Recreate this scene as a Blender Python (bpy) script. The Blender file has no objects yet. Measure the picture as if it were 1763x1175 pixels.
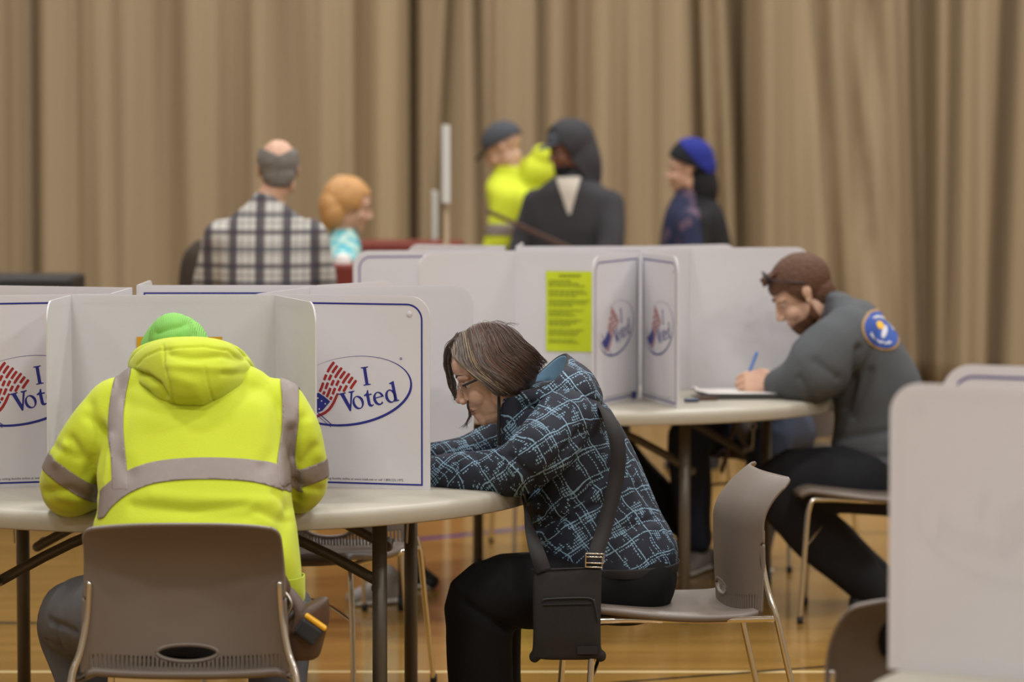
import bpy, bmesh, math, random
from mathutils import Vector, Matrix, noise
random.seed(7)
PI = math.pi
C = bpy.context.scene.collection
V = Vector
# ------------------------------------------------------------ camera
F_PX, CAM_H, PITCH = 5953.0, 1.693, 0.064
cd = bpy.data.cameras.new('camera'); cam = bpy.data.objects.new('camera', cd); C.objects.link(cam)
cam.location = (0, 0, CAM_H); cam.rotation_euler = (PI/2 - PITCH, 0, 0)
cd.sensor_width = 36; cd.lens = F_PX/1763*36; cd.clip_end = 200; cd.clip_start = .1
cd.dof.use_dof = True; cd.dof.focus_distance = 8.85; cd.dof.aperture_fstop = 2.8; cd.dof.aperture_blades = 9
bpy.context.scene.camera = cam
# ------------------------------------------------------------ world, exposure
sc = bpy.context.scene
sc.view_settings.view_transform = 'Standard'; sc.view_settings.look = 'None'
sc.view_settings.exposure = 0; sc.view_settings.gamma = 1
w = bpy.data.worlds.new('gym_air'); sc.world = w; w.use_nodes = True
w.node_tree.nodes['Background'].inputs[0].default_value = (1, .97, .93, 1)
w.node_tree.nodes['Background'].inputs[1].default_value = .1
# ------------------------------------------------------------ ceiling lamps (the light of the hall)
LAMP_W = 178
LAMPS = [(x, y) for x in (-7.5, -2.5, 2.5, 7.5) for y in (-1.5, 3.5, 8.5, 13.5, 18.5)]
def lamp_light(x, y, z):
    ld = bpy.data.lights.new('lamp_glow', 'AREA'); ld.shape = 'RECTANGLE'; ld.size = 1.2; ld.size_y = .6
    ld.energy = LAMP_W*(.35 if x < -5 else 1); ld.color = (.985, .99, 1)
    o = bpy.data.objects.new('lamp_glow', ld); C.objects.link(o); o.location = (x, y, z)
    return o

def at(px, py, Y):
    """world point seen at a pixel of the photograph, at distance Y from the camera wall plane"""
    a = (px-881.5)/F_PX; b = -(py-587.5)/F_PX
    c, s = math.cos(PITCH), math.sin(PITCH)
    t = Y/(c+b*s)
    return V((a*t, Y, CAM_H+(b*c-s)*t))
# ------------------------------------------------------------ materials
def nt(name):
    m = bpy.data.materials.new(name); m.use_nodes = True
    return m, m.node_tree, m.node_tree.nodes['Principled BSDF']
def srgb(h):
    r = [int(h[i:i+2], 16)/255 for i in (0, 2, 4)]
    return tuple(c/12.92 if c <= .04045 else ((c+.055)/1.055)**2.4 for c in r)+(1,)
def N(t, typ, **kw):
    n = t.nodes.new(typ)
    for k, v in kw.items():
        if isinstance(v, (int, float, tuple, str, bool)) and hasattr(n, k): setattr(n, k, v)
    return n
def math_n(t, op, a, b=None, c=None):
    n = t.nodes.new('ShaderNodeMath'); n.operation = op
    for i, x in enumerate((a, b, c)):
        if x is None: continue
        if isinstance(x, (int, float)): n.inputs[i].default_value = x
        else: t.links.new(x, n.inputs[i])
    return n.outputs[0]
def mixc(t, fac, a, b):
    n = t.nodes.new('ShaderNodeMix'); n.data_type = 'RGBA'
    for x, i in ((fac, 0), (a, 6), (b, 7)):
        if isinstance(x, (int, float)): n.inputs[i].default_value = x
        elif isinstance(x, tuple): n.inputs[i].default_value = x
        else: t.links.new(x, n.inputs[i])
    return n.outputs[2]
def coords(t, kind='Object', scale=None, rot=None):
    tc = t.nodes.new('ShaderNodeTexCoord'); out = tc.outputs[kind]
    if scale or rot:
        mp = t.nodes.new('ShaderNodeMapping'); t.links.new(out, mp.inputs[0])
        if scale: mp.inputs['Scale'].default_value = scale
        if rot: mp.inputs['Rotation'].default_value = rot
        out = mp.outputs[0]
    return out
def noise_n(t, vec, scale, detail=3, rough=.5):
    n = t.nodes.new('ShaderNodeTexNoise'); n.inputs['Scale'].default_value = scale
    n.inputs['Detail'].default_value = detail; n.inputs['Roughness'].default_value = rough
    if vec is not None: t.links.new(vec, n.inputs['Vector'])
    return n.outputs['Fac']
def bump(t, bs, h, strength=.3, dist=.002):
    b = t.nodes.new('ShaderNodeBump'); b.inputs['Strength'].default_value = strength; b.inputs['Distance'].default_value = dist
    t.links.new(h, b.inputs['Height']); t.links.new(b.outputs[0], bs.inputs['Normal'])
def mat(name, hexc, rough=.6, metal=0, var=.0, vscale=8, bumps=0, bscale=400, bstr=.4, sheen=0, spec=None, emit=None):
    m, t, bs = nt(name); col = srgb(hexc)
    bs.inputs['Roughness'].default_value = rough; bs.inputs['Metallic'].default_value = metal
    if spec is not None: bs.inputs['Specular IOR Level'].default_value = spec
    if sheen: bs.inputs['Sheen Weight'].default_value = sheen
    vec = coords(t)
    if var:
        f = noise_n(t, vec, vscale, 4)
        hi = tuple(min(1, c*(1+var)) for c in col[:3])+(1,); lo = tuple(c*(1-var) for c in col[:3])+(1,)
        t.links.new(mixc(t, f, lo, hi), bs.inputs['Base Color'])
    else:
        bs.inputs['Base Color'].default_value = col
    if bumps: bump(t, bs, noise_n(t, vec, bscale, 2), bstr, bumps)
    if emit:
        bs.inputs['Emission Color'].default_value = emit[0]; bs.inputs['Emission Strength'].default_value = emit[1]
    return m
M = {}
M['skin'] = mat('skin', 'c79f86', .5, var=.12, vscale=25, bumps=.0006, bscale=300); M['skin'].node_tree.nodes['Principled BSDF'].inputs['Subsurface Weight'].default_value = .08
M['skin_light'] = mat('skin_light', 'c9a086', .5, var=.12, vscale=20)
M['skin_dark'] = mat('skin_dark', '7d5440', .5, var=.12, vscale=20)
M['lip'] = mat('lip', 'a06f60', .45)
M['eye_white'] = mat('eye_white', 'd8d2cc', .2); M['iris'] = mat('iris', '3a2c22', .15)
M['hair_brown'] = mat('hair_brown', '46342a', .45, var=.3, vscale=60)
M['hair_grey'] = mat('hair_grey', '6a625c', .45, var=.2, vscale=60)
M['hair_auburn'] = mat('hair_auburn', '6b4836', .4, var=.3, vscale=60)
M['hair_blond_streak'] = mat('hair_blond_streak', 'a58f68', .4, var=.2, vscale=60)
M['hair_red'] = mat('hair_red', '54351f', .7, var=.35, vscale=90, bumps=.004, bscale=140, bstr=.8)
M['beard'] = mat('beard', '5e3a22', .8, var=.3, vscale=120, bumps=.003, bscale=220, bstr=.8)
M['hair_white'] = mat('hair_white', '77726c', .8, var=.25, vscale=60, bumps=.003, bscale=200)
M['hair_ginger'] = mat('hair_ginger', 'c09058', .6, var=.3, vscale=40, bumps=.004, bscale=80)
M['chrome'] = mat('chrome', 'd8d4cc', .16, 1)
M['steel'] = mat('steel', 'b0a99c', .3, 1)
M['plastic'] = mat('chair_plastic', '6c6157', .42, var=.04, bumps=.0004, bscale=900)
M['table_plastic'] = mat('table_plastic', 'aaa495', .42, var=.03, vscale=5, bumps=.0005, bscale=500)
M['table_leg'] = mat('table_leg_paint', '5c564d', .38, .3)
M['rubber'] = mat('rubber', '1b1a19', .7)
M['blue_ink'] = mat('blue_ink', '20267e', .45)
M['red_ink'] = mat('red_ink', '99201f', .45)
M['black_ink'] = mat('black_ink', '2a2a38', .5)
M['hivis'] = mat('hivis_fleece', 'b9c722', .85, var=.05, vscale=10, bumps=.0012, bscale=260, bstr=.5, sheen=.15)
M['hivis2'] = mat('hivis_fleece_far', 'c8d42c', .85, var=.05, vscale=10)
M['reflective'] = mat('reflective_tape', '857a74', .55, .15, var=.08, vscale=60, bumps=.0004, bscale=900)
M['beanie_green'] = mat('beanie_green', '7fbe5c', .9, var=.08, vscale=20)
M['jeans'] = mat('grey_jeans', '56575a', .85, var=.22, vscale=18, bumps=.001, bscale=700)
M['black_trouser'] = mat('black_trouser', '0c0b0d', .85, var=.25, vscale=10, bumps=.001, bscale=600, spec=.25)
M['navy_trouser'] = mat('navy_trouser', '0d0e14', .9, var=.2, vscale=12)
M['grey_sweat'] = mat('grey_sweatshirt', '4c4f52', .9, var=.1, vscale=12, bumps=.001, bscale=300)
M['cap'] = mat('cap_grey', '45484e', .85, var=.1)
M['charcoal'] = mat('charcoal_hoodie', '37363a', .9, var=.12, vscale=12)
M['black_coat'] = mat('black_coat', '121114', .9, var=.15)
M['brown_coat'] = mat('brown_coat', '3a3026', .9, var=.2)
M['white_shirt'] = mat('white_shirt', 'cfc6b8', .85)
M['grey_coat'] = mat('grey_coat', '77716f', .9, var=.15)
M['blue_jeans'] = mat('blue_jeans', '2b3346', .9, var=.2)
M['leather'] = mat('brown_leather', '4a3424', .55, var=.3, vscale=25, bumps=.001, bscale=200)
M['tape_yellow'] = mat('tape_yellow', 'd8a012', .4); M['tape_black'] = mat('tape_black', '26282b', .5)
M['bag'] = mat('bag_nylon', '181312', .8, var=.25, vscale=90, bumps=.001, bscale=500)
M['webbing'] = mat('webbing', '1b1716', .8, var=.1, bumps=.001, bscale=500)
M['lining'] = mat('hood_lining', '587b92', .8, var=.08)
M['sheet_lime'] = mat('paper_lime', 'c4d21e', .8); M['sheet_gold'] = mat('paper_gold', 'cf9a14', .8)
M['paper'] = mat('paper_white', 'd8d4cf', .8); M['board'] = mat('dark_board', '35332f', .6); M['clip_brown'] = mat('clip_brown', '4a3022', .7)
M['pen_blue'] = mat('pen_blue', '3c78c8', .3); M['pen_dark'] = mat('pen_dark', '27364f', .3)
M['red_cloth'] = mat('red_counter', '6e2212', .65, var=.08)
M['white_plastic'] = mat('sign_white', 'cfd0cb', .5); M['cream_wood'] = mat('sign_post_cream', 'b9a88c', .6)
M['black_gear'] = mat('black_gear', '191715', .6)
M['wall'] = mat('gym_wall_paint', 'a79b88', .8, var=.03, vscale=2, bumps=.001, bscale=60)
M['ceil'] = mat('gym_ceiling_paint', 'c9c2b4', .85, var=.03, vscale=2)
M['lens'] = mat('lens_glass', 'ffffff', .05); M['lens'].node_tree.nodes['Principled BSDF'].inputs['Transmission Weight'].default_value = 1
M['frame_dark'] = mat('glasses_frame', '2c1f22', .3)
M['patch_tan'] = mat('patch_tan', '9c7f58', .8); M['patch_blue'] = mat('patch_blue', '2d4f9e', .8)
M['patch_white'] = mat('patch_white', 'c2c4cc', .8); M['patch_yellow'] = mat('patch_yellow', 'd8a923', .8)
M['sneaker'] = mat('sneaker_grey', '8f8a86', .7, var=.15, vscale=30); M['shoe_black'] = mat('shoe_black', '16161a', .6)
M['teal_print'] = None
# translucent corrugated plastic
m, t, bs = nt('corrugated_plastic')
bs.inputs['Base Color'].default_value = srgb('e2e0e3'); bs.inputs['Roughness'].default_value = .38
tr = t.nodes.new('ShaderNodeBsdfTranslucent'); tr.inputs[0].default_value = srgb('e2e0de')
mx = t.nodes.new('ShaderNodeMixShader'); mx.inputs[0].default_value = .28
wv = t.nodes.new('ShaderNodeTexWave'); wv.bands_direction = 'Z'; wv.inputs['Scale'].default_value = 75
t.links.new(coords(t), wv.inputs['Vector']); bump(t, bs, wv.outputs['Fac'], .12, .0006)
t.links.new(bs.outputs[0], mx.inputs[1]); t.links.new(tr.outputs[0], mx.inputs[2])
t.links.new(mx.outputs[0], t.nodes['Material Output'].inputs[0]); M['coroplast'] = m
# knit ribs on the green beanie
t = M['beanie_green'].node_tree; bs = t.nodes['Principled BSDF']
wv = t.nodes.new('ShaderNodeTexWave'); wv.bands_direction = 'X'; wv.inputs['Scale'].default_value = 70; wv.inputs['Distortion'].default_value = .6
t.links.new(coords(t), wv.inputs['Vector']); bump(t, bs, wv.outputs['Fac'], .5, .0018)
# woman's jacket: navy softshell with broken light-blue grid lines
m, t, bs = nt('navy_grid_softshell'); bs.inputs['Roughness'].default_value = .75
base = coords(t)
wob = t.nodes.new('ShaderNodeTexNoise'); wob.inputs['Scale'].default_value = 7; t.links.new(base, wob.inputs['Vector'])
vm = t.nodes.new('ShaderNodeVectorMath'); vm.operation = 'MULTIPLY_ADD'; t.links.new(wob.outputs['Color'], vm.inputs[0])
vm.inputs[1].default_value = (.055, .055, .055); t.links.new(base, vm.inputs[2]); vec = vm.outputs[0]
w2 = t.nodes.new('ShaderNodeTexNoise'); w2.inputs['Scale'].default_value = 150; t.links.new(base, w2.inputs['Vector'])
v2 = t.nodes.new('ShaderNodeVectorMath'); v2.operation = 'MULTIPLY_ADD'; t.links.new(w2.outputs['Color'], v2.inputs[0]); v2.inputs[1].default_value = (.0035, .0035, .0035); t.links.new(vec, v2.inputs[2]); vec = v2.outputs[0]
def dotp(v, d):
    n = t.nodes.new('ShaderNodeVectorMath'); n.operation = 'DOT_PRODUCT'; t.links.new(v, n.inputs[0]); n.inputs[1].default_value = d
    return n.outputs['Value']
ua = dotp(vec, (.82, .35, .57)); ub = dotp(vec, (-.50, .30, .80))
vor = t.nodes.new('ShaderNodeTexVoronoi'); vor.inputs['Scale'].default_value = 150; vor.inputs['Randomness'].default_value = .25; t.links.new(base, vor.inputs['Vector'])
dot = math_n(t, 'LESS_THAN', vor.outputs['Distance'], .45)
masks = []
for u, per, wd, off in ((ua, .055, .0030, 0), (ua, .055, .0030, .008), (ua, .110, .0030, .024), (ub, .060, .0030, 0), (ub, .060, .0032, .008), (ub, .120, .0030, .030)):
    k = math_n(t, 'PINGPONG', math_n(t, 'ADD', u, off+per*50), per/2)
    masks.append(math_n(t, 'LESS_THAN', k, wd/2))
da = math_n(t, 'LESS_THAN', math_n(t, 'PINGPONG', math_n(t, 'ADD', ua, 2), .0034), .0021); db = math_n(t, 'LESS_THAN', math_n(t, 'PINGPONG', math_n(t, 'ADD', ub, 2), .0034), .0021)
brk = math_n(t, 'GREATER_THAN', noise_n(t, base, 34, 4), .47)
brk2 = math_n(t, 'GREATER_THAN', noise_n(t, base, 22, 3), .46)
strong = math_n(t, 'MAXIMUM', masks[0], masks[3])
weak = math_n(t, 'MAXIMUM', math_n(t, 'MULTIPLY', math_n(t, 'MAXIMUM', masks[1], masks[2]), db), math_n(t, 'MULTIPLY', math_n(t, 'MAXIMUM', masks[4], masks[5]), da))
weak = math_n(t, 'MULTIPLY', weak, brk2)
solid = math_n(t, 'MAXIMUM', math_n(t, 'MULTIPLY', strong, brk), math_n(t, 'MAXIMUM', math_n(t, 'MULTIPLY', masks[0], db), math_n(t, 'MULTIPLY', masks[3], da)))
near = t.nodes.new('ShaderNodeTexVoronoi'); near.inputs['Scale'].default_value = 170; t.links.new(base, near.inputs['Vector'])
spk = math_n(t, 'MULTIPLY', math_n(t, 'MULTIPLY', da, db), math_n(t, 'GREATER_THAN', noise_n(t, base, 30, 2), .60))
msk = math_n(t, 'MAXIMUM', math_n(t, 'MAXIMUM', solid, weak), spk)
t.links.new(mixc(t, msk, srgb('0e1526'), srgb('7796aa')), bs.inputs['Base Color'])
bump(t, bs, noise_n(t, base, 700, 2), .3, .0006); M['jacket'] = m
# plaid shirt
m, t, bs = nt('plaid_flannel'); bs.inputs['Roughness'].default_value = .9
vec = coords(t); sx = t.nodes.new('ShaderNodeSeparateXYZ'); t.links.new(vec, sx.inputs[0])
def stripe(u, per, wd, off=0):
    return math_n(t, 'LESS_THAN', math_n(t, 'PINGPONG', math_n(t, 'ADD', u, off+per*40), per/2), wd/2)
a = stripe(sx.outputs[0], .105, .034, .02); b = stripe(sx.outputs[2], .066, .020); c_ = stripe(sx.outputs[0], .03, .006); d_ = stripe(sx.outputs[2], .041, .007, .02)
col = mixc(t, math_n(t, 'MULTIPLY', a, .85), srgb('bcbab2'), srgb('2b2632'))
col = mixc(t, math_n(t, 'MULTIPLY', b, .7), col, srgb('33333f'))
col = mixc(t, math_n(t, 'MULTIPLY', c_, .45), col, srgb('3a3f50')); col = mixc(t, math_n(t, 'MULTIPLY', d_, .5), col, srgb('50303a'))
t.links.new(col, bs.inputs['Base Color']); M['plaid'] = m
def two_tone(name, h1, h2, scale, thr):
    m, t, bs = nt(name); bs.inputs['Roughness'].default_value = .85
    f = math_n(t, 'GREATER_THAN', noise_n(t, coords(t), scale, 2), thr)
    t.links.new(mixc(t, f, srgb(h1), srgb(h2)), bs.inputs['Base Color']); return m
M['teal_print'] = two_tone('teal_floral_print', '4fb4c2', 'b9d8cf', 26, .52)
M['blue_print'] = two_tone('blue_pink_print', '1d2342', '5a4658', 12, .58)
M['blue_knit'] = mat('blue_knit', '1b2780', .9); M['dark_knit'] = mat('dark_knit', '14161f', .9)
# curtain cloth
m, t, bs = nt('curtain_cloth'); bs.inputs['Roughness'].default_value = .9
f = noise_n(t, coords(t, scale=(1, 1, .08)), 1.6, 3)
t.links.new(mixc(t, f, srgb('8f7d66'), srgb('aa9877')), bs.inputs['Base Color'])
bump(t, bs, noise_n(t, coords(t), 500, 2), .3, .001); M['curtain'] = m
# gym floor with painted court lines
m, t, bs = nt('maple_floor'); vec = coords(t); sx = t.nodes.new('ShaderNodeSeparateXYZ'); t.links.new(vec, sx.inputs[0])
X, Y = sx.outputs[0], math_n(t, 'ADD', sx.outputs[1], 11.0)
br = t.nodes.new('ShaderNodeTexBrick'); br.inputs['Scale'].default_value = 1; br.inputs['Brick Width'].default_value = .9; br.inputs['Row Height'].default_value = .057
br.inputs['Mortar Size'].default_value = .0012; br.inputs['Color1'].default_value = srgb('9b753a'); br.inputs['Color2'].default_value = srgb('87652d'); br.inputs['Mortar'].default_value = srgb('6c4720')
t.links.new(vec, br.inputs['Vector'])
g = noise_n(t, coords(t, scale=(1.2, 22, 1)), 4, 4)
col = mixc(t, math_n(t, 'MULTIPLY', g, .4), br.outputs['Color'], srgb('a68246'))
def line(nx, ny, d, wd, lo=None, hi=None):
    s = math_n(t, 'ADD', math_n(t, 'MULTIPLY', X, nx), math_n(t, 'MULTIPLY', Y, ny))
    k = math_n(t, 'LESS_THAN', math_n(t, 'ABSOLUTE', math_n(t, 'SUBTRACT', s, d)), wd/2)
    if lo is not None: k = math_n(t, 'MULTIPLY', k, math_n(t, 'GREATER_THAN', X, lo))
    if hi is not None: k = math_n(t, 'MULTIPLY', k, math_n(t, 'LESS_THAN', X, hi))
    return k
def arc(cx, cy, r, wd):
    dx = math_n(t, 'SUBTRACT', X, cx); dy = math_n(t, 'SUBTRACT', Y, cy)
    d = math_n(t, 'SQRT', math_n(t, 'ADD', math_n(t, 'MULTIPLY', dx, dx), math_n(t, 'MULTIPLY', dy, dy)))
    return math_n(t, 'LESS_THAN', math_n(t, 'ABSOLUTE', math_n(t, 'SUBTRACT', d, r)), wd/2)
for k, hx in ((line(0, 1, 10.53, .04), 'd8c08a'), (line(-.42, .907, 9.235, .03, .2), '2a241c'), (line(0, 1, 11.56, .05, None, -.9), '3b352d'),
              (line(0, 1, 12.95, .05, .5), '4b3a26'), (math_n(t, 'MULTIPLY', arc(-1.9, 16.0, 2.6, .07), math_n(t, 'MULTIPLY', math_n(t, 'GREATER_THAN', X, -.45), math_n(t, 'LESS_THAN', Y, 15.2))), '2c2c7a'), (line(0, 1, 14.1, .05, -.2), '4b3a26')):
    col = mixc(t, k, col, srgb(hx))
t.links.new(col, bs.inputs['Base Color'])
r = t.nodes.new('ShaderNodeMapRange'); t.links.new(noise_n(t, vec, 3, 3), r.inputs[0]); r.inputs[3].default_value = .09; r.inputs[4].default_value = .17
t.links.new(r.outputs[0], bs.inputs['Roughness'])
bump(t, bs, noise_n(t, vec, 6, 2), .05, .004); M['floor'] = m
# ------------------------------------------------------------ mesh helpers
def me_new(name, vs, fs, smooth=True):
    me = bpy.data.meshes.new(name); me.from_pydata([tuple(v) for v in vs], [], fs); me.update()
    if smooth: me.shade_smooth()
    return me
def link(name, me, m=None, parent=None, origin=None, world=True):
    """one mesh object; vertices are given in world space, origin is moved to the thing's base"""
    if m is not None and not len(me.materials):
        for k in (m if isinstance(m, (list, tuple)) else [m]): me.materials.append(k)
    o = bpy.data.objects.new(name, me)
    C.objects.link(o)
    if parent is not None:
        o.parent = parent
        if world: me.transform(Matrix.Translation(-wpos(parent)))
    else:
        if origin is None:
            vs = me.vertices; n = max(1, len(vs))
            origin = V((sum(v.co.x for v in vs)/n, sum(v.co.y for v in vs)/n, min(v.co.z for v in vs)))
        me.transform(Matrix.Translation(-V(origin))); o.location = origin
    return o
def wpos(o):
    p = V((0, 0, 0))
    while o is not None: p = p+V(o.location); o = o.parent
    return p
def tag(o, label=None, cat=None, group=None, kind=None):
    if label: o['label'] = label
    if cat: o['category'] = cat
    if group: o['group'] = group
    if kind: o['kind'] = kind
    return o
def empty(name, loc, rz=0):
    o = bpy.data.objects.new(name, None); C.objects.link(o); o.location = loc; o.rotation_euler = (0, 0, rz); o.empty_display_size = .1
    return o
def copy_tree(o, parent=None):
    c = o.copy(); C.objects.link(c)
    if parent: c.parent = parent
    for ch in list(o.children): copy_tree(ch, c)
    return c
class MB:
    def __init__(s): s.v = []; s.f = []; s.mi = []
    def add(s, vs, fs, mi=0):
        n = len(s.v); s.v += [V(v) for v in vs]; s.f += [tuple(i+n for i in f) for f in fs]; s.mi += [mi]*len(fs); return s
    def box(s, c, d, rz=0, mi=0, R=None):
        c = V(c); R = R or Matrix.Rotation(rz, 3, 'Z')
        vs = [c+R@V((x*d[0]/2, y*d[1]/2, z*d[2]/2)) for x in (-1, 1) for y in (-1, 1) for z in (-1, 1)]
        return s.add(vs, [(0, 1, 3, 2), (4, 6, 7, 5), (0, 4, 5, 1), (2, 3, 7, 6), (0, 2, 6, 4), (1, 5, 7, 3)], mi)
    def ell(s, c, r, R=None, n=16, mi=0):
        c = V(c); R = R or Matrix.Identity(3); vs = []; fs = []
        if isinstance(r, (int, float)): r = (r, r, r)
        m_ = n//2
        for i in range(m_+1):
            th = PI*i/m_
            for j in range(n):
                ph = 2*PI*j/n
                vs.append(c+R@V((r[0]*math.sin(th)*math.cos(ph), r[1]*math.sin(th)*math.sin(ph), r[2]*math.cos(th))))
        for i in range(m_):
            for j in range(n):
                a, b = i*n+j, i*n+(j+1) % n
                fs.append((a, a+n, b+n, b))
        return s.add(vs, fs, mi)
    def limb(s, pts, n=14, res=4, mi=0, cap=True, squash=None):
        """smooth tapering tube through (point, radius) stations, rounded ends"""
        P = [V(p[0]) for p in pts]; R_ = [p[1] for p in pts]
        P, R_ = spline(P, R_, res)
        d = [(P[min(i+1, len(P)-1)]-P[max(i-1, 0)]).normalized() for i in range(len(P))]
        if cap:
            ep, er, ed = [], [], []
            for a in (80, 60, 35, 15):
                q = math.radians(a); ep.append(P[0]-d[0]*R_[0]*math.sin(q)); er.append(R_[0]*math.cos(q)); ed.append(d[0])
            fp, fr = [], []
            for a in (15, 35, 60, 80):
                q = math.radians(a); fp.append(P[-1]+d[-1]*R_[-1]*math.sin(q)); fr.append(R_[-1]*math.cos(q))
            P = ep+P+fp; R_ = er+R_+fr; d = ed+d+[d[-1]]*4
        up = V((0, 0, 1)) if abs(d[0].z) < .9 else V((0, 1, 0))
        a = d[0].cross(up).normalized(); vs = []; fs = []
        for i, p in enumerate(P):
            a = (a-d[i]*a.dot(d[i])).normalized(); b = d[i].cross(a)
            for j in range(n):
                ph = 2*PI*j/n; o = a*math.cos(ph)*R_[i]+b*math.sin(ph)*R_[i]
                if squash: o = o-V(squash[0])*o.dot(V(squash[0]))*(1-squash[1])
                vs.append(p+o)
        for i in range(len(P)-1):
            for j in range(n):
                q, r = i*n+j, i*n+(j+1) % n
                fs.append((q, r, r+n, q+n))
        fs.append(tuple(range(n-1, -1, -1))); fs.append(tuple(range((len(P)-1)*n, len(P)*n)))
        return s.add(vs, fs, mi)
    def loft(s, st, n=32, res=4, mi=0, e=2.4, capped=True):
        """closed sections (centre, half-width vector, half-depth vector), superellipse"""
        Cn = [V(a[0]) for a in st]; U = [V(a[1]) for a in st]; W = [V(a[2]) for a in st]
        c2, _ = spline(Cn, [0]*len(st), res); u2, _ = spline(U, [0]*len(st), res); w2, _ = spline(W, [0]*len(st), res)
        if capped:
            c0, c1 = c2[0], c2[-1]
            for (cc, uu, ww, di, fr) in ((c2[0], u2[0], w2[0], (c2[0]-c2[1]).normalized(), True), (c2[-1], u2[-1], w2[-1], (c2[-1]-c2[-2]).normalized(), False)):
                rr = min(uu.length, ww.length)*.6
                ex = [(cc+di*rr*math.sin(q), uu*math.cos(q)**.7, ww*math.cos(q)**.7) for q in (.5, 1.0, 1.35)]
                if fr:
                    for x in ex: c2.insert(0, x[0]); u2.insert(0, x[1]); w2.insert(0, x[2])
                else:
                    for x in ex: c2.append(x[0]); u2.append(x[1]); w2.append(x[2])
        vs = []; fs = []
        for i in range(len(c2)):
            for j in range(n):
                ph = 2*PI*j/n; cc, ss = math.cos(ph), math.sin(ph)
                vs.append(c2[i]+u2[i]*math.copysign(abs(cc)**(2/e), cc)+w2[i]*math.copysign(abs(ss)**(2/e), ss))
        for i in range(len(c2)-1):
            for j in range(n):
                a, b = i*n+j, i*n+(j+1) % n
                fs.append((a, b, b+n, a+n))
        fs.append(tuple(range(n-1, -1, -1))); fs.append(tuple(range((len(c2)-1)*n, len(c2)*n)))
        return s.add(vs, fs, mi)
    def ribbon(s, pts, wid, th, nrm, res=5, mi=0):
        """flat strap: centre points, width along given side vectors, thickness along normals"""
        P, _ = spline([V(p) for p in pts], [0]*len(pts), res); k = len(P)
        if isinstance(nrm[0], (int, float)): nrm = [nrm]*len(pts)
        Nn, _ = spline([V(a) for a in nrm], [0]*len(pts), res); vs = []; fs = []
        for i in range(k):
            d = (P[min(i+1, k-1)]-P[max(i-1, 0)]).normalized(); n_ = Nn[i].normalized(); sd = d.cross(n_).normalized(); n_ = sd.cross(d)
            for a, b in ((-1, -1), (1, -1), (1, 1), (-1, 1)): vs.append(P[i]+sd*a*wid/2+n_*b*th/2)
        for i in range(k-1):
            for j in range(4):
                a, b = i*4+j, i*4+(j+1) % 4
                fs.append((a, b, b+4, a+4))
        fs += [(3, 2, 1, 0), (k*4-4, k*4-3, k*4-2, k*4-1)]
        return s.add(vs, fs, mi)
    def mesh(s, name='mesh', smooth=True):
        me = me_new(name, s.v, s.f, smooth)
        if any(s.mi): me.polygons.foreach_set('material_index', s.mi)
        return me
    def build(s, name, m, parent=None, smooth=True, world=True, origin=None):
        me = s.mesh(name, False); bm = bmesh.new(); bm.from_mesh(me); bmesh.ops.recalc_face_normals(bm, faces=bm.faces); bm.to_mesh(me); bm.free()
        if smooth: me.shade_smooth()
        return link(name, me, m, parent, origin, world)
def spline(P, R, res):
    if len(P) < 3 or res < 2:
        if len(P) == 2 and res > 1:
            return [P[0].lerp(P[1], i/res) for i in range(res+1)], [R[0]+(R[1]-R[0])*i/res for i in range(res+1)]
        return P, R
    op, orr = [], []
    for i in range(len(P)-1):
        p0, p1, p2, p3 = P[max(i-1, 0)], P[i], P[i+1], P[min(i+2, len(P)-1)]
        r0, r1, r2, r3 = R[max(i-1, 0)], R[i], R[i+1], R[min(i+2, len(P)-1)]
        for k in range(res):
            t = k/res; t2 = t*t; t3 = t2*t
            f = lambda a, b, c, d: .5*((2*b)+(c-a)*t+(2*a-5*b+4*c-d)*t2+(3*b-a-3*c+d)*t3)
            op.append(f(p0, p1, p2, p3)); orr.append(f(r0, r1, r2, r3))
    op.append(P[-1]); orr.append(R[-1])
    return op, orr
def evaluated(o):
    dg = bpy.context.evaluated_depsgraph_get(); dg.update()
    me = bpy.data.meshes.new_from_object(o.evaluated_get(dg)); return me
def remesh(mb, voxel, smooth=4, fac=.5):
    """melts overlapping forms into one continuous skin"""
    me = mb.mesh('tmp'); bm = bmesh.new(); bm.from_mesh(me); bmesh.ops.recalc_face_normals(bm, faces=bm.faces); bm.to_mesh(me); bm.free()
    o = bpy.data.objects.new('tmp', me); C.objects.link(o)
    r = o.modifiers.new('r', 'REMESH'); r.mode = 'VOXEL'; r.voxel_size = voxel; r.use_smooth_shade = True
    if smooth: s = o.modifiers.new('s', 'SMOOTH'); s.factor = fac; s.iterations = smooth
    out = evaluated(o); bpy.data.objects.remove(o); bpy.data.meshes.remove(me); out.materials.clear(); out.shade_smooth()
    return out
def displace(me, fn):
    """moves each vertex along its normal by fn(co)"""
    ns = [V(v.normal) for v in me.vertices]
    for v, n_ in zip(me.vertices, ns):
        d = fn(v.co, n_)
        if d: v.co += n_*d
    me.update()
def wrinkles(amp, freq, st=(1, 1, 1), seed=0):
    def f(c, n_):
        p = V((c.x*st[0]*freq+seed, c.y*st[1]*freq, c.z*st[2]*freq))
        a = noise.noise(p+V((noise.noise(p*.5), noise.noise(p*.5+V((5, 0, 0))), 0))*.8)
        b = 1-abs(noise.noise(p*.55+V((9, 3, 1))))*2.2
        return amp*(a*.9+max(-.6, b)*.5)
    return f
def crease(lines):
    """lines: (points, width, depth) -> inward furrow (positive depth) or outward ridge (negative)"""
    def f(c, n_):
        tot = 0
        for pts, w_, dp in lines:
            d = min(seg_dist(c, pts[i], pts[i+1]) for i in range(len(pts)-1))
            if d < w_*3: tot -= dp*math.exp(-(d/w_)**2)
        return tot
    return f
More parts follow.
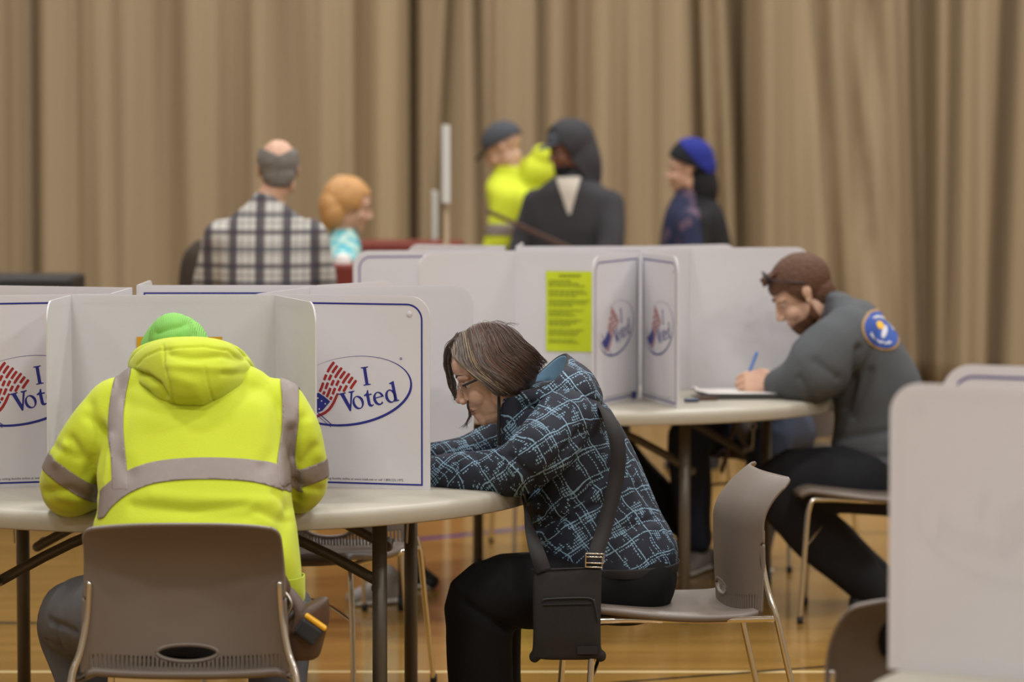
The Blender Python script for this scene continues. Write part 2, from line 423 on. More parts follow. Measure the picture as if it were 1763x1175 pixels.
def crease2(lines):
    """the same furrows, measured in the x-z plane and only on the side that faces the aisle (-y)"""
    L = [([V((q.x, 0, q.z)) for q in pts], w_, dp) for pts, w_, dp in lines]
    def f(c, n_):
        if n_.y > .25: return 0
        q = V((c.x, 0, c.z)); tot = 0
        for pts, w_, dp in L:
            d = min(seg_dist(q, pts[i], pts[i+1]) for i in range(len(pts)-1))
            if d < w_*2.6: tot -= dp*math.exp(-(d/w_)**2)
        return tot*min(1, max(0, .25-n_.y)*1.6)
    return f
def grid(rows, res=(4, 4), thick=.005):
    """smooth cloth sheet through rows of control points"""
    R = [spline([V(p) for p in r], [0]*len(r), res[0])[0] for r in rows]; cols = list(zip(*R))
    Cc = [spline(list(c), [0]*len(c), res[1])[0] for c in cols]; nr, nc = len(Cc[0]), len(Cc)
    vs = [Cc[j][i] for i in range(nr) for j in range(nc)]; fs = [(i*nc+j, i*nc+j+1, (i+1)*nc+j+1, (i+1)*nc+j) for i in range(nr-1) for j in range(nc-1)]
    o = bpy.data.objects.new('tmp', me_new('sheet', vs, fs)); C.objects.link(o); s = o.modifiers.new('s', 'SOLIDIFY'); s.thickness = thick; s.offset = 0
    me = evaluated(o); bpy.data.objects.remove(o); me.materials.clear(); me.shade_smooth(); return me
def seg_dist(p, a, b):
    ab = b-a; t = max(0, min(1, (p-a).dot(ab)/max(1e-9, ab.length_squared))); return (p-(a+ab*t)).length
def clip(me, fn, off=.002, th=0, name='clip', val=None):
    """the patch of a surface where fn>0, with clean cut edges, lifted off along the normals"""
    vs, fs, cache, idx = [], [], {}, {}
    val = val or [fn(v.co, v.normal) for v in me.vertices]
    for p in me.polygons:
        ids = list(p.vertices); k = [val[i] for i in ids]
        if max(k) <= 0: continue
        out = []
        for a in range(len(ids)):
            i, j = ids[a], ids[(a+1) % len(ids)]; vi, vj = val[i], val[j]
            if vi > 0:
                if i not in idx: idx[i] = len(vs); v = me.vertices[i]; vs.append(v.co+v.normal*off)
                out.append(idx[i])
            if (vi > 0) != (vj > 0):
                key = (min(i, j), max(i, j))
                if key not in cache:
                    t = vi/(vi-vj); a_, b_ = me.vertices[i], me.vertices[j]
                    cache[key] = len(vs); vs.append(a_.co.lerp(b_.co, t)+a_.normal.lerp(b_.normal, t)*off)
                out.append(cache[key])
        if len(out) >= 3: fs.append(tuple(out))
    m2 = me_new(name, vs, fs)
    if th:
        o = bpy.data.objects.new('tmp', m2); C.objects.link(o); s = o.modifiers.new('s', 'SOLIDIFY'); s.thickness = th; s.offset = 1
        m3 = evaluated(o); bpy.data.objects.remove(o); m3.materials.clear(); m3.shade_smooth(); return m3
    return m2
def join(meshes, name='mesh'):
    """joins meshes keeping material indices given as (mesh, index or None)"""
    mb = MB()
    for me, mi in meshes:
        n = len(mb.v); mb.v += [v.co.copy() for v in me.vertices]
        for p in me.polygons: mb.f.append(tuple(i+n for i in p.vertices)); mb.mi.append(p.material_index if mi is None else mi)
    me = mb.mesh(name); me.polygons.foreach_set('material_index', mb.mi); return me
def flat_shape(shapes):
    """filled flat lettering / emblems: every shape a list of loops in (x, y) metres -> mesh in the XY plane"""
    out = []
    for loops in shapes:
        cu = bpy.data.curves.new('tmp', 'CURVE'); cu.dimensions = '2D'; cu.fill_mode = 'BOTH'
        for lp in loops:
            sp = cu.splines.new('POLY'); sp.points.add(len(lp)-1)
            for q, p in zip(sp.points, lp): q.co = (p[0], p[1], 0, 1)
            sp.use_cyclic_u = True
        o = bpy.data.objects.new('tmp', cu); C.objects.link(o); me = evaluated(o); bpy.data.objects.remove(o); bpy.data.curves.remove(cu); out.append((me, 0))
    return join(out)
def text_mesh(s, size, align='LEFT'):
    cu = bpy.data.curves.new('tmp', 'FONT'); cu.body = s; cu.size = size; cu.align_x = align; cu.resolution_u = 3
    o = bpy.data.objects.new('tmp', cu); C.objects.link(o); me = evaluated(o); bpy.data.objects.remove(o); me.materials.clear(); return me
def stroke(path, ws, closed=False):
    """outline of a pen stroke with varying width"""
    P = [V((p[0], p[1], 0)) for p in path]; n = len(P); L, R = [], []
    for i in range(n):
        d = (P[min(i+1, n-1)]-P[max(i-1, 0)]).normalized(); q = V((-d.y, d.x, 0)); w_ = ws[i] if isinstance(ws, list) else ws
        L.append(P[i]+q*w_/2); R.append(P[i]-q*w_/2)
    return [[(p.x, p.y) for p in L+R[::-1]]]
def ellipse(cx, cy, a, b, rot=0, n=64, a0=0, a1=2*PI):
    return [(cx+a*math.cos(t)*math.cos(rot)-b*math.sin(t)*math.sin(rot), cy+a*math.cos(t)*math.sin(rot)+b*math.sin(t)*math.cos(rot)) for t in [a0+(a1-a0)*i/n for i in range(n)]]
# ------------------------------------------------------------ the hall
def struct(name, c, d, m, rot=None):
    o = MB().box(c, d).build(name, m, smooth=False); o['kind'] = 'structure'; return o
struct('floor', (0, 11, -.05), (22, 30, .1), M['floor'])
struct('ceiling', (0, 11, 7.65), (22, 30, .1), M['ceil'])
struct('wall_back', (0, 25.9, 3.8), (22, .2, 7.8), M['wall'])
struct('wall_front', (0, -3.9, 3.8), (22, .2, 7.8), M['wall'])
struct('wall_left', (-10.9, 11, 3.8), (.2, 30, 7.8), M['wall'])
struct('wall_right', (10.9, 11, 3.8), (.2, 30, 7.8), M['wall'])
for x, y in LAMPS: lamp_light(x, y, 7.5)
# ------------------------------------------------------------ curtain: four hanging drapes with deep and soft folds
CY = 21.0
dark = [(65, 9, .16), (200, 10, .05), (290, 16, .06), (352, 10, .05), (390, 22, .04), (475, 16, .07), (487, 9, .05), (545, 12, .05), (627, 11, .10), (700, 8, .20), (713, 9, .14), (740, 10, .07),
        (776, 8, .12), (823, 10, .18), (845, 8, .08), (932, 10, .13), (983, 9, .08), (1065, 12, .05), (1125, 14, .05), (1196, 9, .2), (1228, 9, .12), (1262, 12, .14), (1283, 14, .26),
        (1345, 14, .06), (1412, 13, .2), (1440, 10, .08), (1497, 13, .1), (1545, 9, .1), (1580, 15, .28), (1600, 12, .2), (1640, 13, .24), (1672, 8, .07), (1735, 12, .22)]
drift = {776: -26, 823: 5, 1196: 14, 1228: 22, 1262: 26, 1283: 8, 1412: 26, 1440: 70, 1497: 45, 1545: 20, 1580: 12, 1600: 6, 1640: -4, 1735: -16, 475: -10}
def cdepth(px, z):
    k = (2.4-z)/1.7; d = 0
    for c, w_, a in dark:
        c2 = c+drift.get(c, 0)*k
        q = (px-c2)/w_
        if abs(q) < 4: d += a*math.exp(-q*q*.7)
    d += .06*math.sin(px*.052+1.3*math.sin(px*.013)+k*.25)+.05*noise.noise(V((px*.022, z*.25, 2)))+.018*noise.noise(V((px*.07, z*.35, 7)))
    return d
for i, (a, b, lab) in enumerate(((-180, 66, 'beige drape at the far left edge, set a little behind the next one'), (66, 702, 'wide beige drape with shallow folds behind the man in plaid'),
                             (702, 1284, 'beige drape with narrow dark pleats behind the standing voters in the queue'), (1284, 1960, 'beige drape with the deepest slanting folds at the right end'))):
    vs, fs = [], []; nx = int((b-a)/3.0); zs = [.02+j*.2 for j in range(36)]+[7.2]
    pp = [a+(b-a)*q/nx for q in range(nx+1)]
    for z in zs:
        for px in pp:
            vs.append(((px-881.5)/F_PX*(CY+.1), CY+cdepth(px, z)+(.0 if i % 2 else .16), z))
    w_ = nx+1
    for j in range(len(zs)-1):
        for q in range(nx): fs.append((j*w_+q, j*w_+q+1, (j+1)*w_+q+1, (j+1)*w_+q))
    me = me_new('gym_curtain', vs, fs)
    o = link('gym_curtain', me, M['curtain']); s = o.modifiers.new('s', 'SOLIDIFY'); s.thickness = .008; s.offset = 1
    tag(o, lab, 'curtain', 'stage curtain drapes')
rail = MB(); rail.box((0, CY+.1, 7.26), (21.6, .1, .08)); rail.build('curtain_rail', M['steel'], None, False); tag(bpy.data.objects['curtain_rail'], 'steel rail high above carrying the beige curtain', 'curtain rail')
# ------------------------------------------------------------ round folding tables
def make_table():
    r = empty('folding_table', (0, 0, 0))
    mb = MB(); n = 120
    prof = [(0, .74), (.86, .74), (.893, .7385), (.906, .734), (.913, .726), (.914, .716), (.914, .694), (.911, .690), (.900, .690), (.898, .70), (.86, .708), (0, .708)]
    vs = []; fs = []
    for q, (rr, z) in enumerate(prof):
        for j in range(n): vs.append((max(rr, .0005)*math.cos(2*PI*j/n), max(rr, .0005)*math.sin(2*PI*j/n), z))
    for q in range(len(prof)-1):
        for j in range(n): a, b = q*n+j, q*n+(j+1) % n; fs.append((a, b, b+n, a+n))
    mb.add(vs, fs); tt = mb.build('tabletop', M['table_plastic'], r, True, False)
    for sx in (-1, 1):
        for sy in (-1, 1):
            x, y = sx*(.50 if sy < 0 else .55), sy*.50
            lg = MB().limb([((x, y, .02), .019), ((x, y, .70), .019)], n=20, res=1, cap=False).build('leg', M['table_leg'], r, True, False)
            MB().limb([((x, y, .0), .021), ((x, y, .05), .021)], n=20, res=1, cap=False).build('rubber_foot', M['rubber'], lg, True, False)
        MB().limb([((sx*.50, -.50, .688), .015), ((sx*.55, .50, .688), .015)], res=1).build('cross_tube', M['table_leg'], r, True, False)
        for sy in (-1, 1):
            MB().limb([((sx*.49, sy*.36, .50), .014), ((sx*.30, sy*.36, .60), .014), ((sx*.05, sy*.36, .696), .014)], res=3).build('brace', M['table_leg'], r, True, False)
            cb = MB(); cb.limb([((sx*.49, sy*.50, .50), .012), ((sx*.49, sy*.36, .50), .012)], res=1); cb.build('brace_bracket', M['table_leg'], r, True, False)
        ring = MB()
        a = [(sx*.545+.012*math.cos(2*PI*k/10), .30, .60+.014*math.sin(2*PI*k/10)) for k in range(11)]
        ring.limb([(p, .0028) for p in a], n=8, res=2); ring.limb([((sx*.545, .30, .70), .004), ((sx*.545, .30, .615), .004)], n=8, res=1); ring.limb([((sx*.548, .30, .585), .003), ((sx*.545, .30, .52), .003)], n=8, res=1)
        ring.build('latch', M['steel'], r, True, False)
    return r
TA = V((-.837, 9.249, 0)); TB = V((.251, 12.193, 0)); TC = V((1.475, 5.55, 0))
tA = make_table(); tA.location = TA; tA.rotation_euler = (0, 0, .0)
tag(tA, 'round beige plastic folding table where the voters in yellow and in the checked jacket sit', 'table', 'round folding tables')
tB = copy_tree(tA); tB.location = TB; tB.rotation_euler = (0, 0, -.3)
tag(tB, 'round beige plastic folding table in the middle distance, in front of the man in grey', 'table', 'round folding tables')
tC = copy_tree(tA); tC.location = TC; tC.rotation_euler = (0, 0, .4)
tag(tC, 'nearest round folding table, only its edge showing at the lower right corner', 'table', 'round folding tables')
# ------------------------------------------------------------ tabletop voting booths
BH, BT = .5, .004
def letter_shapes():
    S = []
    def put(shapes, x, y, ang, sc_):
        c, s = math.cos(ang), math.sin(ang)
        for lps in shapes: S.append([[(x+sc_*(c*p[0]-s*p[1]), y+sc_*(s*p[0]+c*p[1])) for p in lp] for lp in lps])
    I = [[[(0, 0), (.42, 0), (.42, .05), (.30, .07), (.30, .93), (.42, .95), (.42, 1), (0, 1), (0, .95), (.12, .93), (.12, .07), (0, .05)]]]
    Vv = [[[(-.05, 1), (.40, 1), (.40, .95), (.30, .92), (.50, .30), (.66, .90), (.56, .95), (.56, 1), (.90, 1), (.90, .95), (.78, .91), (.50, -.03), (.42, -.03), (.08, .92), (-.05, .95)]]]
    O = [[ellipse(.32, .34, .32, .36), ellipse(.32, .34, .175, .30, .25)]]
    T = [[[(.14, .66), (.14, .14), (.20, .02), (.32, -.02), (.46, .04), (.46, .10), (.36, .08), (.31, .14), (.31, .60), (.46, .60), (.46, .68), (.31, .68), (.31, .90), (.24, .88), (.18, .74), (.02, .66), (.02, .60), (.14, .60)]]]
    outer = ellipse(.31, .34, .31, .36, 0, 60, .12, 2*PI-.75); inner = ellipse(.32, .35, .165, .285, .1, 60, .1, 2*PI-.62)
    E_ = [[outer+inner[::-1]], [[(.14, .36), (.60, .40), (.60, .46), (.14, .42)]]]
    D = [[ellipse(.30, .34, .30, .36), ellipse(.32, .34, .16, .29, .1)], [[(.46, .0), (.74, .02), (.74, .07), (.64, .09), (.64, 1.1), (.60, 1.1), (.36, 1.03), (.36, .98), (.47, .96), (.47, .05)]]]
    put(I, .0375, .0150, .16, .048)
    a = .205; bx, by = -.0205, -.0545
    for g, dx in ((Vv, 0), (O, .66), (T, 1.35), (E_, 1.84), (D, 2.52)):
        q = dx*.0487; put(g, bx+q*math.cos(a), by+q*math.sin(a), a, .0487 if g is Vv or g is D else .0487)
    return S
def flag_shapes():
    red, blue, white = [], [], []
    p = V((.82, -.57, 0)); q = V((.72, .69, 0))*1.17; O = V((-.149, -.040, 0))
    def pt(u, v):   # u along the pole, v along the fly, with a wave
        b = .010*math.sin(v*48+u*9)
        d = O+p*(u+b*.5)+q*v+V((.012, -.012, 0))*math.sin(v*30)
        return (d.x, d.y)
    for k in range(7):
        u = .003+k*.0122
        segs = [(.0, .070), (.075, .090), (.095, .108), (.112, .132)] if k % 2 else [(.0, .084), (.089, .102), (.107, .134)]
        if k == 5: segs = [(.094, .110), (.115, .132)]
        if k == 6: segs = [(.108, .131)]
        if u < .04: segs = [(max(a, .062), b) for a, b in segs if b > .066]
        for a, b in segs:
            n = 8; path = [pt(u, a+(b-a)*i/n) for i in range(n+1)]
            red.append(stroke(path, [.0052]+[.0074]*(n-1)+[.0056]))
    blue.append([[pt(0, 0), pt(.042, 0), pt(.043, .03), pt(.042, .059), pt(.02, .060), pt(0, .059), pt(-.001, .03)]])
    for i in range(3):
        for j in range(3):
            c = pt(.008+i*.013, .010+j*.019); white.append([[(c[0]+(.0030 if m_ % 2 else .0013)*math.cos(m_*PI/5), c[1]+(.0030 if m_ % 2 else .0013)*math.sin(m_*PI/5)) for m_ in range(10)]])
    e1 = V((-.146, -.006, 0)); d = V((.78, -.62, 0)); nrm = V((.62, .78, 0))
    for off, wd in ((0, .0022), (.0065, .0014)):
        a = e1+nrm*(-.004-off); b = a+d*.130
        blue.append(stroke([(a.x, a.y), (b.x, b.y)], wd))
    return red, blue, white
OVAL = [[ellipse(0, 0, .171, .0894, .163, 96), ellipse(-.0022, .0024, .1676, .0858, .163, 96)], [ellipse(.139, .087, .0032, .0032, 0, 16), ellipse(.139, .087, .0017, .0017, 0, 16)]]
LET = flat_shape(letter_shapes()+OVAL); FR, FB, FW = flag_shapes(); FLR = flat_shape(FR); FLB = flat_shape(FB); FLW = flat_shape(FW)
SMALL = text_mesh('Buy table top voting booths online at www.intab.net or call 1.800.232.1972', .0088, 'RIGHT')
def border_shape(L, free, w_=.0045, m_=.0195, mb_=.0105):
    """free: 'l', 'r' or None - side with the rounded top corner"""
    def loop(i):
        x0, x1, z0, z1 = m_+i, L-m_-i, mb_+i, BH-m_-i; r = .042-i; P = [(x0, z0), (x1, z0)]
        if free == 'r': P += [(x1-r+r*math.cos(a), z1-r+r*math.sin(a)) for a in [PI/2*k/10 for k in range(11)]]
        else: P += [(x1, z1)]
        if free == 'l': P += [(x0+r-r*math.sin(a), z1-r+r*math.cos(a)) for a in [PI/2*k/10 for k in range(11)]]
        else: P += [(x0, z1)]
        return P
    return [[loop(0), loop(w_)]]
def panel(parent, base, a, b, name, outn, free, emblem=True, mirror_text=None):
    """upright panel from a to b (plan points); outn = printed side; free = which end is the loose one ('a','b',None)"""
    a, b = V(a), V(b); d = (b-a).normalized(); n_ = V((d.y, -d.x, 0))
    if n_.dot(outn) < 0: n_ = -n_
    right = V((0, 0, 1)).cross(n_)               # reading direction seen from the printed side
    if right.dot(d) < 0: a, b = b, a; free = {'a': 'b', 'b': 'a'}.get(free); d = -d
    L = (b-a).length; fr = {'a': 'l', 'b': 'r'}.get(free)
    r = .055; P = [(0, 0), (L, 0)]
    P += [(L-r+r*math.cos(q), BH-r+r*math.sin(q)) for q in [PI/2*k/12 for k in range(13)]] if fr == 'r' else [(L, BH)]
    P += [(r-r*math.sin(q), BH-r+r*math.cos(q)) for q in [PI/2*k/12 for k in range(13)]] if fr == 'l' else [(0, BH)]
    R = Matrix((d, V((0, 0, 1)), n_)).transposed().to_4x4(); T = Matrix.Translation(a-base)@R
    vs = [V((x, z, 0)) for x, z in P]+[V((x, z, -BT)) for x, z in P]; k = len(P)
    fs = [tuple(range(k)), tuple(range(2*k-1, k-1, -1))]+[(j, j+k, (j+1) % k+k, (j+1) % k) for j in range(k)]
    me = me_new(name, [T@v for v in vs], fs, False); bm = bmesh.new(); bm.from_mesh(me); bmesh.ops.recalc_face_normals(bm, faces=bm.faces); bm.to_mesh(me); bm.free()
    o = link(name, me, M['coroplast'], parent, world=False)
    def lay(src, nm, m, dx, dz, lift):
        m2 = src.copy(); m2.materials.clear(); m2.transform(T@Matrix.Translation((dx, dz, lift))); return link(nm, m2, m, o, world=False)
    lay(flat_shape(border_shape(L, fr)), 'border_print', M['blue_ink'], 0, 0, .0007)
    if emblem:
        cx, cz = (L-.217 if fr == 'r' else L/2), .251
        lay(LET, 'voted_lettering', M['blue_ink'], cx, cz, .0007); lay(FLR, 'flag_stripes', M['red_ink'], cx, cz, .0007)
        lay(FLB, 'flag_field', M['blue_ink'], cx, cz, .0009); lay(FLW, 'flag_stars', M['paper'], cx, cz, .0012)
        lay(SMALL, 'address_print', M['black_ink'], L-.072, .0205, .0007)
        if fr == 'r':
            rv = MB(); rv.limb([(T@V((L-.055, BH-.047, 0)), .0088), (T@V((L-.055, BH-.047, .0006)), .0084)], n=20, res=1, cap=False); rv.build('rivet', M['coroplast'], o, True, False)
    return o
def booth(label, f1, c1, c2, f2, base_z=.74, emb=(True, False, True)):
    pts = [V((p[0], p[1], 0)) for p in (f1, c1, c2, f2)]; mid = (pts[1]+pts[2])/2; mouth = (pts[0]+pts[3])/2
    r = empty('voting_booth', (mid.x, mid.y, base_z)); base = V((mid.x, mid.y, 0)); cen = (mid+mouth)/2
    for a, b, nm, fr, e in ((pts[0], pts[1], 'side_panel', 'a', emb[0]), (pts[1], pts[2], 'back_panel', None, emb[1]), (pts[2], pts[3], 'side_panel', 'b', emb[2])):
        outn = (a+b)/2-cen; panel(r, base, a, b, nm, outn, fr, e)
    tag(r, label, 'voting booth', 'folding tabletop voting booths'); return r
def XY(px, Y, z=1.2):
    a = (px-881.5)/F_PX; c, s = math.cos(PITCH), math.sin(PITCH)
    # depth along the view axis for a point at height z and distance Y
    return (a*(Y*c-(z-CAM_H)*s), Y)
# table A, four booths set back to back in a cross
booth('white booth open toward the camera, around the person in the yellow hoodie', XY(79, 8.60), XY(121, 8.93), XY(476, 8.93), XY(545, 8.55), emb=(True, False, True))
booth('white booth printed I VOTED in front of the woman in the checked jacket', XY(740, 8.86), XY(441, 8.99), XY(532, 9.36), XY(815, 9.45))
booth('white booth at the left edge, its flag oval cut off by the photo border', XY(-122, 8.86), XY(192, 9.0), XY(228, 9.33), XY(-100, 9.50))
booth('white booth standing with its blue-bordered back to the man in the yellow hoodie', XY(261, 9.80), XY(235, 9.46), XY(545, 9.46), XY(684, 9.74), emb=(True, False, True))
# table B
lb = booth('far white booth with a lime notice taped inside its back panel', XY(719, 11.62), XY(886, 11.98), XY(1101, 11.84), XY(1021, 11.42), emb=(True, False, True))
booth('far white booth whose open side faces the man in the grey sweatshirt', XY(1167, 11.40), XY(1105, 11.82), XY(1187, 12.22), XY(1395, 12.30))
booth('far white booth with a rounded grey-blue border, behind the lime notice booth on its left', XY(608, 11.95), XY(835, 12.03), XY(870, 12.42), XY(700, 12.62), emb=(True, False, True))
booth('far white booth whose top edge runs just below the people in the queue', XY(900, 12.80), XY(888, 12.36), XY(1110, 12.40), XY(1269, 12.62))
p = at(1092, 682, 11.775); d_ = V(XY(1021, 11.42)+(0,))-V(XY(1101, 11.84)+(0,)); MB().box(p, (.03, .002, .032), math.atan2(d_.y, d_.x)).build('sticker', M['blue_ink'], lb, False)
# table C, close to the camera
booth('large blurred white booth in the right foreground, its plain inside toward the camera', XY(1534, 5.96), XY(1985, 5.72), XY(2120, 5.38), XY(1920, 5.08))
booth('blurred white booth with a blue border line, just behind the foreground one', XY(1622, 6.40), XY(1960, 6.24), XY(2030, 6.52), XY(1890, 6.74))
def sheet(label, c, w_, h, n_, m, lines=0, name='notice_sheet'):
    n_ = V(n_).normalized(); r = V((0, 0, 1)).cross(n_); c = V(c)
    vs = []; fs = []; NX, NZ = 6, 8
    for j in range(NZ+1):
        for i in range(NX+1):
            u, v = i/NX-.5, j/NZ-.5
            vs.append(c+r*u*w_+V((0, 0, v*h))+n_*(.0012+.0015*math.sin(i*1.3+j)*abs(u)*2))
    for j in range(NZ):
        for i in range(NX): a = j*(NX+1)+i; fs.append((a, a+1, a+NX+2, a+NX+1))
    o = link(name, me_new(name, vs, fs), m); tag(o, label, 'notice')
    if lines:
        mb = MB(); z = h/2-.018; k = 0; rnd = random.Random(3)
        while z > -h/2+.03:
            w2 = w_*(.45 if k == 0 else rnd.uniform(.45, .86)); x0 = (-w2/2 if k == 0 else -w_*.44)
            x = x0
            while x < x0+w2:
                ww = rnd.uniform(.008, .02); ww = min(ww, x0+w2-x)
                q = [c+r*(x+a)+V((0, 0, z+b))+n_*.0045 for a, b in ((0, 0), (ww, 0), (ww, .0035 if k else .006), (0, .0035 if k else .006))]
                mb.add(q, [(0, 1, 2, 3)]); x += ww+.003
            z -= .0085 if k % 3 else .017; k += 1
        mb.build('printed_text', mat('notice_text', '7f8a24', .8), o, False)
    return o
p = at(309, 650, 8.92); sheet('golden yellow notice taped inside the booth, half hidden by the green beanie', (p.x, 8.925, 1.132-.14), .221, .28, (0, -1, 0), M['sheet_gold'])
p = at(981, 536, 11.93); q = V(XY(1101, 11.84)+(0,))-V(XY(886, 11.98)+(0,)); nn = V((q.y, -q.x, 0)).normalized()
if nn.y > 0: nn = -nn
sheet('lime yellow notice with rows of text on the far booth', (p.x, 11.98+(p.x-XY(886, 11.98)[0])*q.y/q.x-.006, p.z), .172, .278, nn, M['sheet_lime'], 1)
# ------------------------------------------------------------ stacking chairs
def make_chair():
    r = empty('stacking_chair', (0, 0, 0))
    # backrest: wraps around the sitter, rolled top edge, slots and an oval grip low in the middle
    NU, NV = 200, 64; vs = []; fs = []; Hh = .345
    uv = []
    def bx(u, v): return -.200+.012*math.sin(v*PI*.8)-(.072*abs(u)**2.6)*(.75+.25*math.sin(v*PI))-.095*(max(0, v-.62)/.38)**2
    for j in range(NV+1):
        v = j/NV
        for i in range(NU+1):
            u = -1+2*i/NU; hw = .238-.016*v
            x = bx(u, v)
            z = .435+Hh*v-(.006*(abs(u)**4) if v > .5 else 0)-.02*(1-abs(u)**2)*(1-v)
            vs.append(V((x, u*hw, z))); uv.append((u, v))
    w_ = NU+1
    for j in range(NV):
        for i in range(NU): a = j*w_+i; fs.append((a, a+1, a+w_+1, a+w_))
    me = me_new('backrest', vs, fs)
    def f(u, v):
        el = math.hypot(u/.29, (v-.155)/.050)-1           # grip hole
        rim = el
        cr = 1-((abs(u)**14)+(max(0, v-.0)**24)) if v > .8 else 1
        # cut the top corners round
        cu, cv = (abs(u)-.90)/.10, (v-.93)/.07
        corner = 1-math.hypot(cu, cv) if cu > 0 and cv > 0 else 1
        slot = 1
        if .0 < v < .13 and abs(u) < .93 and el > .25: slot = abs(((u*24) % 1)-.5)*2-.42
        return min(el, corner, slot)
    me2 = clip(me, None, 0, val=[f(*q) for q in uv]); o = bpy.data.objects.new('tmp', me2); C.objects.link(o); s = o.modifiers.new('s', 'SOLIDIFY'); s.thickness = .007; s.offset = 0
    m3 = evaluated(o); bpy.data.objects.remove(o); m3.materials.clear(); m3.shade_smooth(); link('backrest', m3, M['plastic'], r, world=False)
    rim = MB(); pts = []
    for k in range(41):
        t = 2*PI*k/40; u, v = .30*math.cos(t), .155+.054*math.sin(t)
        pts.append(((bx(u, v), u*.235, .435+Hh*v-.02*(1-u*u)*(1-v)), .0055))
    rim.limb(pts, n=8, res=1, cap=False).build('grip_rim', M['plastic'], r, True, False)
    # seat
    vs = []; fs = []; NU, NV = 40, 40
    prof = lambda v: (.235-.49*v, .435+.012*math.cos(v*PI)-.012*math.sin(v*PI)+(-.022*(1-v*9)**2 if v < .11 else 0)+(.010*((v-.88)/.12)**2 if v > .88 else 0))
    for j in range(NV+1):
        x, z = prof(j/NV)
        for i in range(NU+1):
            u = -1+2*i/NU; hw = .215+.025*math.sin(j/NV*PI*.8)
            xx = x-(.03*abs(u)**3 if j < NV/2 else 0)*(1-2*j/NV)
            vs.append((xx, u*hw, z+.010*abs(u)**2.5-.016*max(0, abs(u)-.9)*10*.6))
    w_ = NU+1
    for j in range(NV):
        for i in range(NU): a = j*w_+i; fs.append((a, a+1, a+w_+1, a+w_))
    o = bpy.data.objects.new('tmp', me_new('seat', vs, fs)); C.objects.link(o); s = o.modifiers.new('s', 'SOLIDIFY'); s.thickness = .016; s.offset = 0
    m3 = evaluated(o); bpy.data.objects.remove(o); m3.materials.clear(); m3.shade_smooth(); link('seat', m3, M['plastic'], r, world=False)
    for s in (-1, 1):
        MB().limb([((.205, s*.235, .008), .0085), ((.19, s*.226, .25), .0085), ((.175, s*.215, .400), .0085), ((.13, s*.21, .418), .0085), ((0, s*.21, .415), .0085)], n=10).build('front_leg', M['chrome'], r, True, False)
        MB().limb([((-.385, s*.266, .008), .0085), ((-.325, s*.260, .26), .0085), ((-.288, s*.256, .42), .0085), ((-.270, s*.236, .485), .0085), ((-.258, s*.222, .56), .0080), ((-.258, s*.216, .64), .0070)], n=10).build('rear_leg', M['chrome'], r, True, False)
        MB().limb([((0, s*.21, .415), .0085), ((-.15, s*.225, .415), .0085), ((-.286, s*.254, .42), .0085)], n=10).build('seat_rail', M['chrome'], r, True, False)
        for x, y in ((.205, s*.235), (-.386, s*.266)):
            MB().limb([((x, y, 0), .011), ((x, y, .025), .011)], n=12, res=1, cap=False).build('foot_cap', M['rubber'], r, True, False)
    MB().limb([((.19, -.226, .26), .0055), ((.15, -.12, .305), .0055), ((.14, 0, .315), .0055), ((.15, .12, .305), .0055), ((.19, .226, .26), .0055)], n=8).build('stretcher', M['chrome'], r, True, False)
    return r
chair0 = make_chair()
def chair(x, y, rz, label, first=[True]):
    o = chair0 if first[0] else copy_tree(chair0); first[0] = False
    o.location = (x, y, 0); o.rotation_euler = (0, 0, rz); tag(o, label, 'chair', 'taupe plastic stacking chairs'); return o
chair(-.744, 8.06, PI/2+.0, 'taupe plastic chair seen squarely from behind under the man in the yellow hoodie')
chair(.355, 8.98, PI+.14, 'taupe plastic chair with chrome legs under the woman in the checked jacket')
chair(1.20, 11.75, PI-.12, 'taupe chair with thin chrome legs under the man in the grey sweatshirt')
chair(-.61, 10.05, -PI/2-.32, 'empty taupe chair seen through the gap below the front table')
chair(-.62, 11.55, .35, 'empty taupe chair left of the middle table, only its chrome legs showing')
chair(.725, 6.86, PI/2+.35, 'blurred taupe chair with a dark coat, beside the foreground booth')
chair(.22, 13.42, -PI/2+.1, 'far chair under the seated voter in black trousers behind the middle table')
chair(.93, 13.15, -PI/2-.5, 'far chair behind the middle table with a grey coat and blue jeans on it')
